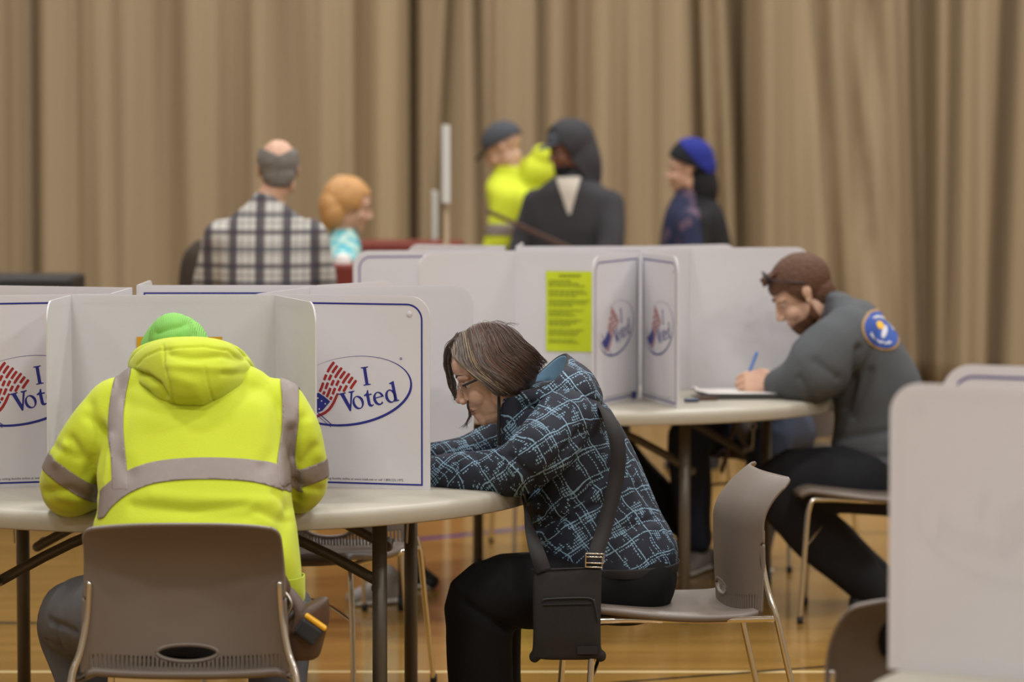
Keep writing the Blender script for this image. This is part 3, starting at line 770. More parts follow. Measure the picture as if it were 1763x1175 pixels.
# ------------------------------------------------------------ people
def frame(F, up=(0, 0, 1), roll=0):
    """rotation whose x axis is the facing direction, z the crown"""
    x = V(F).normalized(); z = V(up); z = (z-x*z.dot(x)).normalized(); y = z.cross(x)
    R = Matrix((x, y, z)).transposed()
    return R@Matrix.Rotation(roll, 3, 'X')
def head_frame(yaw, pitch, roll=0):
    """yaw: heading in plan (radians, 0 = +X); pitch: nod downward"""
    return Matrix.Rotation(yaw, 3, 'Z')@Matrix.Rotation(pitch, 3, 'Y')@Matrix.Rotation(roll, 3, 'X')
def head_mesh(c, R, s=1, voxel=.0032, neck_to=None, neck_r=.056, full=1.0):
    mb = MB(); c = V(c)
    P = lambda x, y, z: c+R@V((x, y, z))*s
    def E(p, r): mb.ell(P(*p), tuple(a*s for a in r), R, 20)
    E((-.012, 0, .032), (.094, .073, .083)); E((.028, 0, .02), (.064, .064, .075)); E((.034, 0, -.035), (.056, .055*full, .078))
    E((.03, 0, -.075), (.05, .046*full, .034)); E((.070, 0, -.098), (.018, .022, .017))
    for y in (-1, 1):
        E((.058, y*.034, -.035), (.028, .024*full, .028)); E((.0, y*.052, -.055), (.03, .014, .04))
        mb.limb([(P(.086, y*.012, .022), .0085*s), (P(.083, y*.034, .026), .0085*s), (P(.066, y*.052, .020), .008*s)], n=10)
        E((.101, y*.0125, -.036), (.010, .0075, .0075))
        # ear
        E((-.008, y*.076, -.004), (.014, .006, .025)); E((-.012, y*.080, .004), (.016, .005, .020)); E((.0, y*.076, -.026), (.008, .006, .010))
    mb.limb([(P(.084, 0, .018), .0085*s), (P(.097, 0, -.006), .0085*s), (P(.109, 0, -.028), .0110*s)], n=12)
    mb.limb([(P(.080, -.024, -.066), .004*s), (P(.0925, -.008, -.0615), .0058*s), (P(.0925, .008, -.0615), .0058*s), (P(.080, .024, -.066), .004*s)], n=10)
    mb.limb([(P(.080, -.020, -.070), .004*s), (P(.0905, 0, -.0735), .0062*s), (P(.080, .020, -.070), .004*s)], n=10)
    E((.074, 0, -.05), (.02, .03, .014)); E((.080, 0, -.028), (.020, .013, .034)); E((.066, 0, -.082), (.026, .025, .028)); E((.060, 0, -.03), (.032, .030, .035))
    if full > 1.01: E((.030, 0, -.092), (.048, .042, .030)); E((.0, 0, -.085), (.05, .045, .035)); E((.046, 0, .048), (.052, .054, .050))
    if neck_to is not None: mb.limb([(P(-.018, 0, -.045), neck_r*s*.96), (V(neck_to), neck_r*s*1.08)], n=20, res=3)
    me = remesh(mb, voxel, 3, .5)
    # nostrils, mouth line and eye hollows
    displace(me, crease([((P(.083, -.026, -.0685), P(.0985, 0, -.067), P(.083, .026, -.0685)), .0025*s, .0032*s)]+
                        [((P(.075, y*.018, .005), P(.070, y*.043, .005)), .009*s, .004*s) for y in (-1, 1)]+
                        [((P(.085, y*.018, -.034), P(.078, y*.034, -.052)), .003*s, .0014*s) for y in (-1, 1)]))
    inv = R.transposed()
    for p in me.polygons:
        q = inv@(V(p.center)-c)/s
        p.material_index = 1 if (q.x > .084 and abs(q.y) < .020 and -.0755 < q.z < -.0600) else 0
    parts = [(me, None)]
    for y in (-1, 1):
        e = MB(); e.ell(P(.0705, y*.031, .004), .0118*s, R, 16); parts.append((e.mesh(), 2))
        e = MB(); e.ell(P(.0795, y*.032, .001), (.0035*s, .0052*s, .0052*s), R, 12); parts.append((e.mesh(), 3))
        e = MB(); e.limb([(P(.080, y*.018, .0045), .0035*s), (P(.0845, y*.030, .0085), .004*s), (P(.074, y*.045, .003), .0035*s)], n=8, squash=None); parts.append((e.mesh(), 0))
        e = MB(); e.limb([(P(.0945, y*.015, .028), .0018*s), (P(.0905, y*.032, .0335), .0024*s), (P(.076, y*.048, .029), .0012*s)], n=8); parts.append((e.mesh(), 4))
    return join(parts)
def hand_mesh(wr, d, pn, thumb, s=1, curl=.5, pinch=0):
    """wr wrist, d along the hand, pn out of the palm, thumb side direction"""
    d = V(d).normalized(); pn = V(pn); pn = (pn-d*pn.dot(d)).normalized(); t = V(thumb); t = (t-d*t.dot(d)-pn*t.dot(pn)).normalized(); wr = V(wr)
    P = lambda a, b, c: wr+(d*a+t*b+pn*c)*s
    mb = MB(); mb.loft([(P(-.02, 0, 0), t*.026*s, pn*.02*s), (P(.02, 0, 0), t*.031*s, pn*.017*s), (P(.06, 0, .0), t*.040*s, pn*.0145*s), (P(.092, -.001, 0), t*.041*s, pn*.0115*s)], n=20)
    for k, (b, L, r) in enumerate(((.030, .072, .0088), (.010, .080, .0092), (-.011, .074, .0088), (-.030, .058, .0078))):
        pos = V((.092-(.006 if k == 3 else 0), b, 0)); a = curl*(.5+.12*k)*(1+pinch*(k == 0)*.3); pts = [(P(pos.x-.02, b*.95, 0), r*s)]
        ang = a*.8; cur = V((pos.x, 0, 0)); pts.append((P(pos.x, b, 0), r*s*1.02))
        for seg in (.45, .31, .24):
            cur = cur+V((math.cos(ang), 0, math.sin(ang)))*L*seg; pts.append((P(cur.x, b*(1-.1), cur.z), r*s*(.96 if seg > .4 else .88 if seg > .3 else .78))); ang += a*1.15
        mb.limb(pts, n=12, res=3)
    mb.limb([(P(.012, .018, .004), .014*s), (P(.042, .045, .016+.01*pinch), .0115*s), (P(.070, .050-.02*pinch, .030+.012*pinch), .0098*s), (P(.092, .038-.02*pinch, .038+.012*pinch), .0082*s)], n=12, res=4)
    return remesh(mb, .0028*s, 2)
SKINM = {}
def skin_set(k, brow='hair_brown'):
    return [M[k], M['lip'] if k != 'skin_dark' else M['skin_dark'], M['eye_white'], M['iris'], M[brow]]
def person(label, head, torso, arms, legs, skin='skin', brow='hair_brown', group=None, voxel=.009, hvox=.0032, base=None, shrink=.86, hands=True, neck_r=.054, full=1.0, neck_to=None):
    """torso: loft stations; arms / legs: [(point, clothing radius), ...]; the body lies inside the clothes"""
    hc, R, s = head
    mb = MB(); st = [(V(c), V(u)*shrink, V(w_)*shrink) for c, u, w_ in torso]; mb.loft(st, n=28)
    top = st[-1][0]; nb = V(neck_to) if neck_to is not None else top.lerp(st[-2][0], .6)
    for a in arms: mb.limb([(p, r*.66) for p, r in a['pts']], n=14)
    for l in legs: mb.limb([(p, r*.74) for p, r in l], n=14)
    for l in legs:
        k = l[-1][0]
    mb.limb([(nb, .052), (V(hc)+R@V((-.02, 0, -.06))*s, neck_r*s*.95)], n=16)
    parts = [(remesh(mb, voxel, 4), 0), (head_mesh(hc, R, s, hvox, nb, neck_r*.95, full), None)]
    if hands:
        for a in arms:
            if 'hand' in a: h = a['hand']; parts.append((hand_mesh(*h[:4], **(h[4] if len(h) > 4 else {})), 0))
    me = join(parts, 'person'); o = link('person', me, skin_set(skin, brow), None, base or V((torso[0][0].x, torso[0][0].y, .0)))
    return tag(o, label, 'person', group)
def garment(name, mbs, voxel, m, parent, wr=None, cr=None, smooth=5, fns=()):
    me = remesh(mbs, voxel, smooth)
    if wr: displace(me, wr)
    if cr: displace(me, crease2(cr))
    for f in fns: displace(me, f)
    keep = me.copy()
    return link(name, me, m, parent), keep
def band_fn(poly, hw, cond=None):
    """strip along a polyline in the x-z plane"""
    poly = [V((p[0], 0, p[2])) for p in poly]
    def f(c, n_):
        if cond and not cond(c): return -1
        q = V((c.x, 0, c.z)); return hw-min(seg_dist(q, poly[i], poly[i+1]) for i in range(len(poly)-1))
    return f
def hair_cap(parent, name, c, R, s, m, grow=.008, test=None, noise_amp=.003, voxel=.004, freq=60):
    """close-cropped hair: a shell over the skull bounded by test(local point)>0"""
    mb = MB(); P = lambda x, y, z: V(c)+R@V((x, y, z))*s
    mb.ell(P(-.012, 0, .034), tuple((a+grow)*s for a in (.094, .073, .083)), R, 32); mb.ell(P(.022, 0, .028), tuple((a+grow)*s for a in (.064, .064, .07)), R, 32)
    mb.ell(P(-.04, 0, -.02), tuple((a+grow)*s for a in (.05, .055, .06)), R, 24)
    me = remesh(mb, voxel, 2); inv = R.transposed()
    displace(me, lambda q, n_: noise_amp*noise.noise(q*freq)+noise_amp*.6*noise.noise(q*freq*2.3))
    if test: me = clip(me, lambda q, n_: test(inv@(V(q)-V(c))/s), 0, .004)
    return link(name, me, m, parent)
def shoe(name, toe, heel, m, parent=None, r=.042, sole=None, z0=None):
    toe, heel = V(toe), V(heel); d = (toe-heel).normalized(); sd = V((0, 0, 1)).cross(d).normalized(); up = V((0, 0, 1)); L = (toe-heel).length
    mb = MB(); mb.loft([(heel+up*.045, sd*.034, up*.042), (heel+d*L*.3+up*.048, sd*.036, up*.046), (heel+d*L*.62+up*.036, sd*.044, up*.034), (heel+d*L*.9+up*.026, sd*.038, up*.022)], n=20)
    mb.limb([(heel+d*.03+up*.05, .036), (heel+d*.03+up*.10, .038)], n=16)
    me = remesh(mb, .006, 3); o = link(name, me, m, parent)
    so = MB(); so.loft([(heel+up*.012-d*.01, sd*.037, up*.012), (heel+d*L*.4+up*.012, sd*.036, up*.012), (heel+d*L*.75+up*.012, sd*.046, up*.012), (toe+up*.012-d*.02, sd*.034, up*.012)], n=20)
    so.build('sole', sole or M['white_plastic'], o if parent is None else parent); return o

# ============================================================ the man in the yellow hoodie (seen from behind)
TY = [(1030, 148, 520, 8.10, .135), (975, 150, 516, 8.09, .14), (900, 163, 507, 8.13, .135), (820, 164, 500, 8.20, .135), (745, 168, 496, 8.27, .13), (700, 180, 490, 8.32, .12), (668, 205, 470, 8.36, .10), (648, 240, 440, 8.39, .075)]
def px_loft(rows, tilt=(0, 1, .0)):
    out = []
    for y, l, r, Y, hd in rows:
        a, b = at(l, y, Y), at(r, y, Y); out.append(((a+b)/2, (b-a)/2, V(tilt).normalized()*hd))
    return out
tor = px_loft(TY, (0, 1, -.35))
armL = [(at(205, 712, 8.33), .088), (at(160, 762, 8.30), .082), (at(122, 832, 8.34), .078), (at(150, 838, 8.50), .066), (at(215, 835, 8.66), .050)]
armR = [(at(470, 712, 8.33), .088), (at(500, 762, 8.30), .078), (at(512, 830, 8.35), .072), (at(480, 836, 8.50), .064), (at(420, 835, 8.66), .050)]
legL = [(at(230, 1065, 8.12), .105), (at(150, 1062, 8.40), .098), (at(122, 1082, 8.62), .084), (at(150, 1190, 8.58), .070), (V((-1.04, 8.52, .10)), .065)]
legR = [(at(440, 1065, 8.12), .105), (at(470, 1062, 8.40), .098), (at(478, 1082, 8.66), .084), (at(480, 1190, 8.60), .070), (V((-.55, 8.52, .10)), .065)]
hcY = at(300, 641, 8.50); RY = head_frame(PI/2+.06, .62)
manY = person('person in a yellow high-visibility hoodie and green beanie, seated with back to the camera', (hcY, RY, 1.02), tor,
    [dict(pts=armL, hand=(armL[-1][0]+V((.06, .03, .0)), (.8, .5, -.15), (0, 0, -1), (.3, 1, 0))), dict(pts=armR, hand=(armR[-1][0]+V((-.06, .03, .0)), (-.8, .5, -.15), (0, 0, -1), (-.3, 1, 0)))], [legL, legR], base=V((-.74, 8.1, 0)))
mb = MB(); mb.loft(tor, n=44); mb.limb(armL, n=24); mb.limb(armR, n=24)
mb.limb([(at(250, 690, 8.33), .085), (at(330, 668, 8.36), .095), (at(420, 690, 8.33), .085)], n=20)
cr = [((at(170, 745, 8.15), at(168, 820, 8.12), at(162, 880, 8.15)), .014, .015), ((at(498, 745, 8.15), at(503, 815, 8.12), at(506, 872, 8.15)), .012, .014),
      ((at(185, 760, 8.1), at(175, 830, 8.1)), .010, -.006), ((at(150, 700, 8.2), at(170, 760, 8.2), at(150, 820, 8.2)), .014, .008),
      ((at(75, 850, 8.26), at(120, 842, 8.25), at(160, 862, 8.25)), .012, .008), ((at(90, 770, 8.25), at(135, 790, 8.22)), .010, .006), ((at(540, 770, 8.25), at(520, 800, 8.22)), .010, .007),
      ((at(520, 720, 8.25), at(505, 790, 8.22)), .012, .010), ((at(490, 900, 8.0), at(470, 945, 8.0)), .02, .008), ((at(225, 870, 8.0), at(330, 878, 8.0), at(420, 872, 8.0)), .010, .005), ((at(470, 855, 8.0), at(500, 885, 8.0)), .010, .006), ((at(440, 880, 8.0), at(495, 905, 8.0)), .010, .006), ((at(205, 720, 8.0), at(195, 790, 8.0), at(215, 820, 8.0)), .02, .006), ((at(470, 720, 8.0), at(468, 780, 8.0), at(450, 810, 8.0)), .02, .006), ((at(120, 760, 8.2), at(150, 800, 8.2), at(162, 845, 8.2)), .012, .009), ((at(95, 860, 8.2), at(130, 868, 8.2)), .012, -.006), ((at(110, 770, 8.2), at(95, 800, 8.2)), .012, -.008), ((at(145, 720, 8.2), at(170, 735, 8.2), at(182, 770, 8.2)), .012, .008), ((at(530, 735, 8.2), at(545, 790, 8.2)), .012, -.006), ((at(500, 835, 8.2), at(545, 850, 8.2)), .010, .008), ((at(230, 880, 8.0), at(430, 890, 8.0)), .016, .005), ((at(260, 855, 8.0), at(460, 868, 8.0)), .014, -.004),
      ((at(215, 690, 8.2), at(300, 712, 8.2), at(360, 712, 8.2), at(430, 675, 8.2)), .014, .006)]
hood_o, HY = garment('hoodie', mb, .0065, M['hivis'], manY, wrinkles(.0055, 7, (1, 1, .8), 3), cr, 7)
# cuffs / hem rib
link('hem', clip(HY, lambda c, n_: min(.03-abs(c.z-at(330, 1022, 8.0).z), .25-abs(c.x+.745)), .004, .004), M['hivis'], hood_o)
Bh = spline([at(*p, 8.0) for p in ((164, 882), (180, 862), (212, 838), (262, 819), (340, 812), (425, 817), (478, 832), (508, 852))], [0]*8, 5)[0]
link('reflective_band', clip(HY, band_fn(Bh, .0235, lambda c: c.y < 8.55 and at(160, 850, 8.0).x < c.x < at(511, 850, 8.0).x), .0012, .0015), M['reflective'], hood_o)
for ps in (((192, 655), (187, 700), (190, 750), (200, 800), (206, 842)), ((481, 655), (489, 700), (490, 750), (486, 800), (490, 832))):
    pl = [at(*p, 8.05) for p in ps]; link('reflective_strap', clip(HY, band_fn(spline(pl, [0]*5, 4)[0], .0185, lambda c: c.y < 8.52 and c.z > at(0, 842, 8.0).z-.01), .0018, .0015), M['reflective'], hood_o)
for sh, el, px0, sg in ((armL[0][0], armL[2][0], (128, 826), 1), (armR[0][0], armR[2][0], (529, 818), -1)):
    pc = at(*px0, 8.3); ax = V(((el-sh).x, 0, (el-sh).z)).normalized()
    lim = at(164, 850, 8.2).x if sg == 1 else at(514, 850, 8.2).x
    link('sleeve_band', clip(HY, lambda c, n_: min(.0215-abs((c-pc).dot(ax)), (lim-c.x)*sg), .0012, .0015), M['reflective'], hood_o)
# hood lying on the shoulders
mb = MB(); hs_ = []
for x, yt, yb, Yc, hd in ((227, 620, 640, 8.47, .020), (240, 606, 655, 8.44, .040), (262, 595, 674, 8.40, .060), (285, 589, 690, 8.37, .075), (308, 587, 698, 8.35, .085), (350, 586, 698, 8.35, .085), (385, 592, 687, 8.37, .075), (410, 606, 671, 8.40, .055), (428, 628, 661, 8.44, .035), (440, 645, 654, 8.47, .018)):
    Yc -= .115; a, b = at(x, yb, Yc), at(x, yt, Yc); h_ = (b-a)/2; hs_.append(((a+b)/2, V((0, h_.length*.55, h_.length)), V((0, -hd, hd*.25))))
mb.loft(hs_, n=40, e=2.3, res=5)
mb.limb([(at(236, 628, 8.46), .024), (at(250, 614, 8.40), .028), (at(292, 603, 8.36), .030), (at(350, 601, 8.36), .030), (at(400, 614, 8.40), .028), (at(425, 638, 8.46), .022)], n=16)
cr = [([at(*p, 8.2) for p in ((228, 646), (252, 648), (276, 660), (288, 680))], .0055, .016), ([at(*p, 8.2) for p in ((240, 660), (262, 668), (280, 690))], .008, -.007),
      ([at(*p, 8.2) for p in ((279, 596), (285, 625), (296, 660), (302, 696))], .0024, .0045), ([at(*p, 8.2) for p in ((355, 630), (362, 660), (369, 690))], .0022, .0032),
      ([at(*p, 8.2) for p in ((292, 608), (335, 614), (385, 612), (412, 622))], .009, .008), ([at(*p, 8.2) for p in ((292, 628), (345, 630), (400, 636))], .010, -.005), ([at(*p, 8.2) for p in ((385, 642), (435, 650))], .007, .005),
      ([at(*p, 8.2) for p in ((228, 634), (245, 617), (272, 604), (305, 598), (350, 596), (392, 604), (420, 628))], .0022, .0045), ([at(*p, 8.2) for p in ((300, 645), (340, 660), (350, 690))], .014, -.004)]
ho, HH = garment('hood', mb, .0048, M['hivis'], hood_o, wrinkles(.0025, 9, seed=5), cr, 3)
# beanie
c = hcY; mb = MB(); P = lambda x, y, z: c+RY@V((x, y, z))*1.02
mb.ell(P(-.008, -.004, .040), (.101, .086, .098), RY, 32); mb.ell(P(.02, -.004, .03), (.085, .076, .085), RY, 28); mb.limb([(P(-.06, 0, .07), .05), (P(-.085, .0, .045), .055)], n=16)
inv = RY.transposed(); me = remesh(mb, .0045, 3); displace(me, wrinkles(.003, 14)); displace(me, crease2([((at(262, 580, 8.3), at(310, 566, 8.3)), .008, .006), ((at(318, 548, 8.35), at(326, 580, 8.35)), .004, .003)]))
me = clip(me, lambda q, n_: (inv@(V(q)-c)).z-.0+.35*max(0, -(inv@(V(q)-c)).x), 0, .004)
bo = link('beanie', me, M['beanie_green'], manY)
# jeans
mb = MB(); mb.loft([(at(335, 1075, 8.12), V((.19, 0, 0)), V((0, .13, 0))), (at(335, 1010, 8.12), V((.185, 0, 0)), V((0, .13, 0))), (at(335, 985, 8.12), V((.18, 0, 0)), V((0, .12, 0)))], n=28)
mb.limb(legL, n=22); mb.limb(legR, n=22)
je, JJ = garment('jeans', mb, .0075, M['jeans'], manY, wrinkles(.007, 9, (1, 1, .6), 8), [((at(100, 1055, 8.5), at(150, 1065, 8.4)), .008, .010), ((at(85, 1100, 8.5), at(140, 1120, 8.45)), .008, .010), ((at(110, 1060, 8.5), at(120, 1110, 8.5)), .006, .008)], 5)
for p, q in (((-1.04, 8.64, 0), (-1.04, 8.42, 0)), ((-.55, 8.64, 0), (-.55, 8.42, 0))): shoe('shoe', p, q, M['shoe_black'], manY, sole=M['rubber'])
# tool pouch with tape measure, hanging at his right side
pc = at(520, 1075, 8.0)
r = empty('tool_pouch', (pc.x, pc.y, pc.z-.06)); tag(r, 'brown leather tool pouch hanging beside the chair of the man in yellow', 'tool pouch')
mb = MB(); mb.loft([(V((.0, 0, -.005)), V((.045, .01, .0)), V((-.005, .035, 0))), (V((.005, 0, .045)), V((.056, .01, .02)), V((-.005, .042, 0))), (V((.012, 0, .085)), V((.050, .01, .028)), V((-.005, .042, 0)))], n=24)
me = remesh(mb, .004, 2); displace(me, wrinkles(.002, 20)); link('pouch_body', me, M['leather'], r, world=False)
MB().ribbon([(-.045, .0, .145), (-.02, -.02, .125), (.0, -.038, .09), (-.01, -.045, .04)], .03, .004, (.4, -1, .3)).build('flap', M['leather'], r, True, False)
MB().limb([((-.05, -.02, .15), .004), ((-.03, -.035, .13), .004), ((-.022, -.04, .11), .004), ((-.03, -.04, .09), .004)], n=8).build('buckle', M['steel'], r, True, False)
MB().limb([((-.06, 0, .10), .028), ((-.05, 0, .14), .026), ((-.065, 0, .18), .02)], n=14).build('belt_loop', M['leather'], r, True, False)
r2 = empty('tape_measure', (pc.x+.012, pc.y-.048, pc.z-.02), 0); r2.rotation_euler = (0, .62, 0); tag(r2, 'yellow and black tape measure sticking out of the leather tool pouch', 'tape measure')
bx = MB(); bx.box((0, 0, .012), (.058, .03, .045)); o = bx.build('tape_case', M['tape_black'], r2, False, False); b = o.modifiers.new('b', 'BEVEL'); b.width = .008; b.segments = 3
bx = MB(); bx.box((0, .0, .039), (.060, .031, .011)); o = bx.build('yellow_shell', M['tape_yellow'], r2, False, False); b = o.modifiers.new('b', 'BEVEL'); b.width = .005; b.segments = 3
# ============================================================ the woman in the checked jacket (profile, facing left)
YW = 9.05
rows = [(972, 925, 1163, 9.05, .205), (940, 918, 1163, 9.05, .20), (900, 910, 1147, 9.05, .19), (850, 902, 1122, 9.05, .185), (790, 888, 1095, 9.05, .19), (735, 880, 1068, 9.05, .195), (700, 888, 1045, 9.05, .17), (686, 905, 1012, 9.05, .12)]
torW = []
for y, l, r_, Y, hd in rows:
    a, b = at(l, y, Y), at(r_, y, Y); torW.append(((a+b)/2, (b-a)/2, V((0, hd, 0))))
armN = [(at(972, 722, 8.88), .078), (at(935, 770, 8.82), .076), (at(893, 806, 8.84), .070), (at(830, 815, 8.90), .056), (at(742, 815, 9.00), .046), (at(715, 817, 9.04), .040)]
armF = [(at(950, 715, 9.22), .075), (at(890, 745, 9.28), .070), (at(845, 768, 9.28), .062), (at(800, 785, 9.24), .052), (at(742, 792, 9.20), .044), (at(715, 796, 9.18), .040)]
legN = [(at(1090, 1000, 8.96), .105), (at(960, 1018, 8.92), .100), (at(838, 1030, 8.90), .094), (at(826, 1080, 8.90), .086), (at(828, 1180, 8.93), .083), (V((at(830, 900, 8.95).x, 8.95, .12)), .082)]
legF = [(at(1090, 1000, 9.16), .105), (at(960, 1010, 9.18), .098), (at(852, 1020, 9.2), .090), (at(842, 1080, 9.2), .084), (at(845, 1180, 9.22), .080), (V((at(850, 900, 9.2).x, 9.2, .12)), .078)]
hcW = at(852, 643, YW); RW = head_frame(PI, .40)
woman = person('person in a dark checked jacket with brown bobbed hair, seated in profile and writing', (hcW, RW, 1.03), torW,
    [dict(pts=armN, hand=(at(712, 820, 9.05), (-1, .3, -.1), (0, .1, -1), (0, 1, 0))), dict(pts=armF, hand=(at(712, 800, 9.18), (-1, -.1, -.1), (0, -.1, -1), (0, -1, 0)))], [legN, legF],
    base=V((.25, 9.05, 0)), hvox=.0026, full=1.06, neck_to=at(905, 700, YW))
mb = MB(); mb.loft(torW, n=40, e=2.2); mb.limb(armN, n=24); mb.limb(armF, n=22)
mb.limb([(at(988, 725, 8.92), .078), (at(992, 712, 9.05), .07), (at(988, 722, 9.18), .078)], n=18)
A = lambda *p: at(*p)
cr = [((A(1000, 745, 8.8), A(960, 800, 8.78), A(920, 848, 8.78)), .012, .016), ((A(905, 850, 8.78), A(985, 760, 8.8)), .02, .004), ((A(880, 790, 8.75), A(925, 830, 8.75)), .010, .008), ((A(862, 790, 8.8), A(880, 838, 8.8)), .008, .007),
      ((A(820, 790, 8.85), A(850, 845, 8.85)), .008, .005), ((A(785, 795, 8.9), A(800, 845, 8.9)), .007, .004), ((A(985, 880, 8.8), A(1060, 800, 8.85)), .012, .009), ((A(930, 915, 8.85), A(1010, 880, 8.82), A(1060, 860, 8.85)), .012, .009),
      ((A(1100, 845, 8.85), A(1150, 905, 8.9)), .012, .006), ((A(925, 890, 8.9), A(990, 900, 8.85)), .010, .006), ((A(1060, 920, 8.82), A(1130, 900, 8.85)), .012, .005)]
jk, JW = garment('jacket', mb, .0060, M['jacket'], woman, wrinkles(.0065, 8, seed=21), cr, 5)
# standing collar and the hood thrown back
rows = []
for y, cx, hx, hy in ((772, 900, .066, .098), (745, 897, .060, .094), (712, 893, .056, .090), (684, 891, .054, .088), (676, 891, .0535, .087)):
    c0 = A(cx, y, YW); rows.append([c0+V((hx*math.cos(q), hy*math.sin(q), .019*math.cos(q)*(1 if y < 700 else .3))) for q in [2*PI*k/24 for k in range(25)]])
me = grid(rows, (2, 3), .006); link('collar', me, M['jacket'], jk)
MB().limb([(A(859, y, 8.985), .0042) for y in (684, 705, 730, 752, 765)], n=8).build('zip', M['webbing'], jk)
Rm = [(898, 676, 8.935), (930, 668, 8.905), (958, 654, 8.90), (974, 634, 8.94), (977, 613, 9.05), (962, 616, 9.15), (938, 636, 9.19), (905, 664, 9.17)]
Md = [(902, 684, 8.93), (935, 680, 8.885), (975, 668, 8.875), (1008, 652, 8.91), (1013, 640, 9.05), (1005, 652, 9.20), (955, 668, 9.23), (905, 680, 9.18)]
Md2 = [(904, 690, 8.93), (940, 688, 8.88), (985, 684, 8.87), (1024, 682, 8.91), (1033, 676, 9.05), (1015, 680, 9.21), (955, 684, 9.24), (905, 690, 9.18)]
Bs = [(908, 698, 8.94), (945, 695, 8.89), (985, 694, 8.885), (1022, 697, 8.92), (1034, 699, 9.05), (1010, 694, 9.20), (950, 692, 9.22), (908, 698, 9.17)]
me = grid([[A(*p) for p in r_] for r_ in (Rm, Md, Md2, Bs)], (6, 6), .006); displace(me, wrinkles(.004, 12, seed=4))
displace(me, crease2([((A(985, 640, 9), A(1005, 665, 9), A(1020, 690, 9)), .006, .005), ((A(950, 672, 9), A(990, 680, 9)), .006, .006)]))
hd = link('hood', me, M['jacket'], jk)
In = [(908, 690, 8.99), (918, 688, 8.97), (935, 688, 8.97), (950, 688, 9.0), (955, 688, 9.05), (950, 688, 9.10), (935, 688, 9.13), (910, 690, 9.11)]
Mi = [(905, 682, 8.96), (930, 676, 8.935), (950, 668, 8.93), (966, 655, 8.97), (972, 642, 9.05), (960, 648, 9.12), (938, 660, 9.155), (910, 676, 9.14)]
ins = lambda r_: [A(p[0]-2, p[1]+1, p[2]+(YW-p[2])*.06) for p in r_]
me = grid([ins(Rm), [A(*p) for p in Mi], [A(*p) for p in In]], (6, 6), .003); link('hood_lining', me, M['lining'], hd)
ed = [A(*p) for p in Rm]; MB().limb([(p, .0042) for p in ed], n=10, res=6).build('hood_edge', M['webbing'], hd)
MB().limb([(A(*p), .0035) for p in Bs], n=8, res=6).build('hood_seam', M['webbing'], hd)
link('jacket_hem', clip(JW, lambda c, n_: .012-abs(c.z-A(0, 972, YW).z-.05*max(0, A(1000, 0, YW).x-c.x)), .002, .003), M['webbing'], jk)
# trousers
mb = MB(); mb.loft([(A(1068, 1018, YW), V((.140, 0, 0)), V((0, .195, 0))), (A(1068, 985, YW), V((.146, 0, 0)), V((0, .20, 0))), (A(1052, 945, YW), V((.150, 0, 0)), V((0, .18, 0)))], n=30)
mb.limb(legN, n=24); mb.limb(legF, n=22)
tro, TW = garment('trousers', mb, .0075, M['black_trouser'], woman, wrinkles(.006, 7, (1, 1, .6), 2), [((A(800, 1040, 8.8), A(870, 1085, 8.82)), .01, .008), ((A(860, 1075, 8.82), A(905, 1098, 8.85)), .01, .008)], 5)
displace_z = min(v.co.z for v in tro.data.vertices)
for Y in (8.95, 9.2): shoe('shoe', (A(760, 900, Y).x, Y, 0), (A(848, 900, Y).x, Y, 0), M['shoe_black'], woman, sole=M['rubber'])
# hair: a dark under-volume, then several hundred fine strands with grey, auburn and blond streaks
Z = lambda zx, zy, Y: at(740+zx/5.873, 540+zy/5.873, Y)
mb = MB()
mb.ell(hcW+RW@V((-.012, 0, .045)), (.095, .082, .084), RW, 32); mb.ell(hcW+RW@V((-.048, 0, -.004)), (.066, .086, .074), RW, 28)
mb.loft([(Z(640, 330, YW), V((.065, 0, .01)), V((0, .085, 0))), (Z(790, 480, YW), V((.066, 0, .01)), V((0, .092, 0))), (Z(880, 600, YW), V((.070, 0, .045)), V((0, .094, 0))), (Z(920, 680, YW), V((.042, 0, .03)), V((0, .085, 0)))], n=28)
me = remesh(mb, .005, 4); invW = RW.transposed()
l1 = V((1, 0, 0))
def face_cut(c, n_):
    q = invW@(c-hcW)
    return max(.052-q.x, q.z-.062+.0*q.x) if q.z > .0 else (.020-q.x+q.z*.25 if abs(q.y) > .03 else -.01-q.x)
me = clip(me, face_cut, 0); hair = link('hair', me, [M['hair_brown']], woman)
rnd = random.Random(11)
groups = {'hair_brown': MB(), 'hair_grey': MB(), 'hair_auburn': MB(), 'hair_blond_streak': MB()}
def lerp(a, b, t): return a+(b-a)*t
def poly(pts, t):
    k = t*(len(pts)-1); i = min(int(k), len(pts)-2); return V(pts[i]).lerp(V(pts[i+1]), k-i)
ROOT = [(222, 345, 0), (262, 262, 0), (340, 190, 0), (430, 128, 0), (530, 95, 0), (650, 92, 0), (760, 120, 0)]
MIDL = [(262, 470, 0), (330, 520, 0), (440, 540, 0), (540, 500, 0), (660, 440, 0), (800, 340, 0), (900, 230, 0)]
ENDL = [(650, 800, 0), (705, 835, 0), (780, 835, 0), (880, 815, 0), (985, 745, 0), (1085, 640, 0), (1188, 500, 0)]
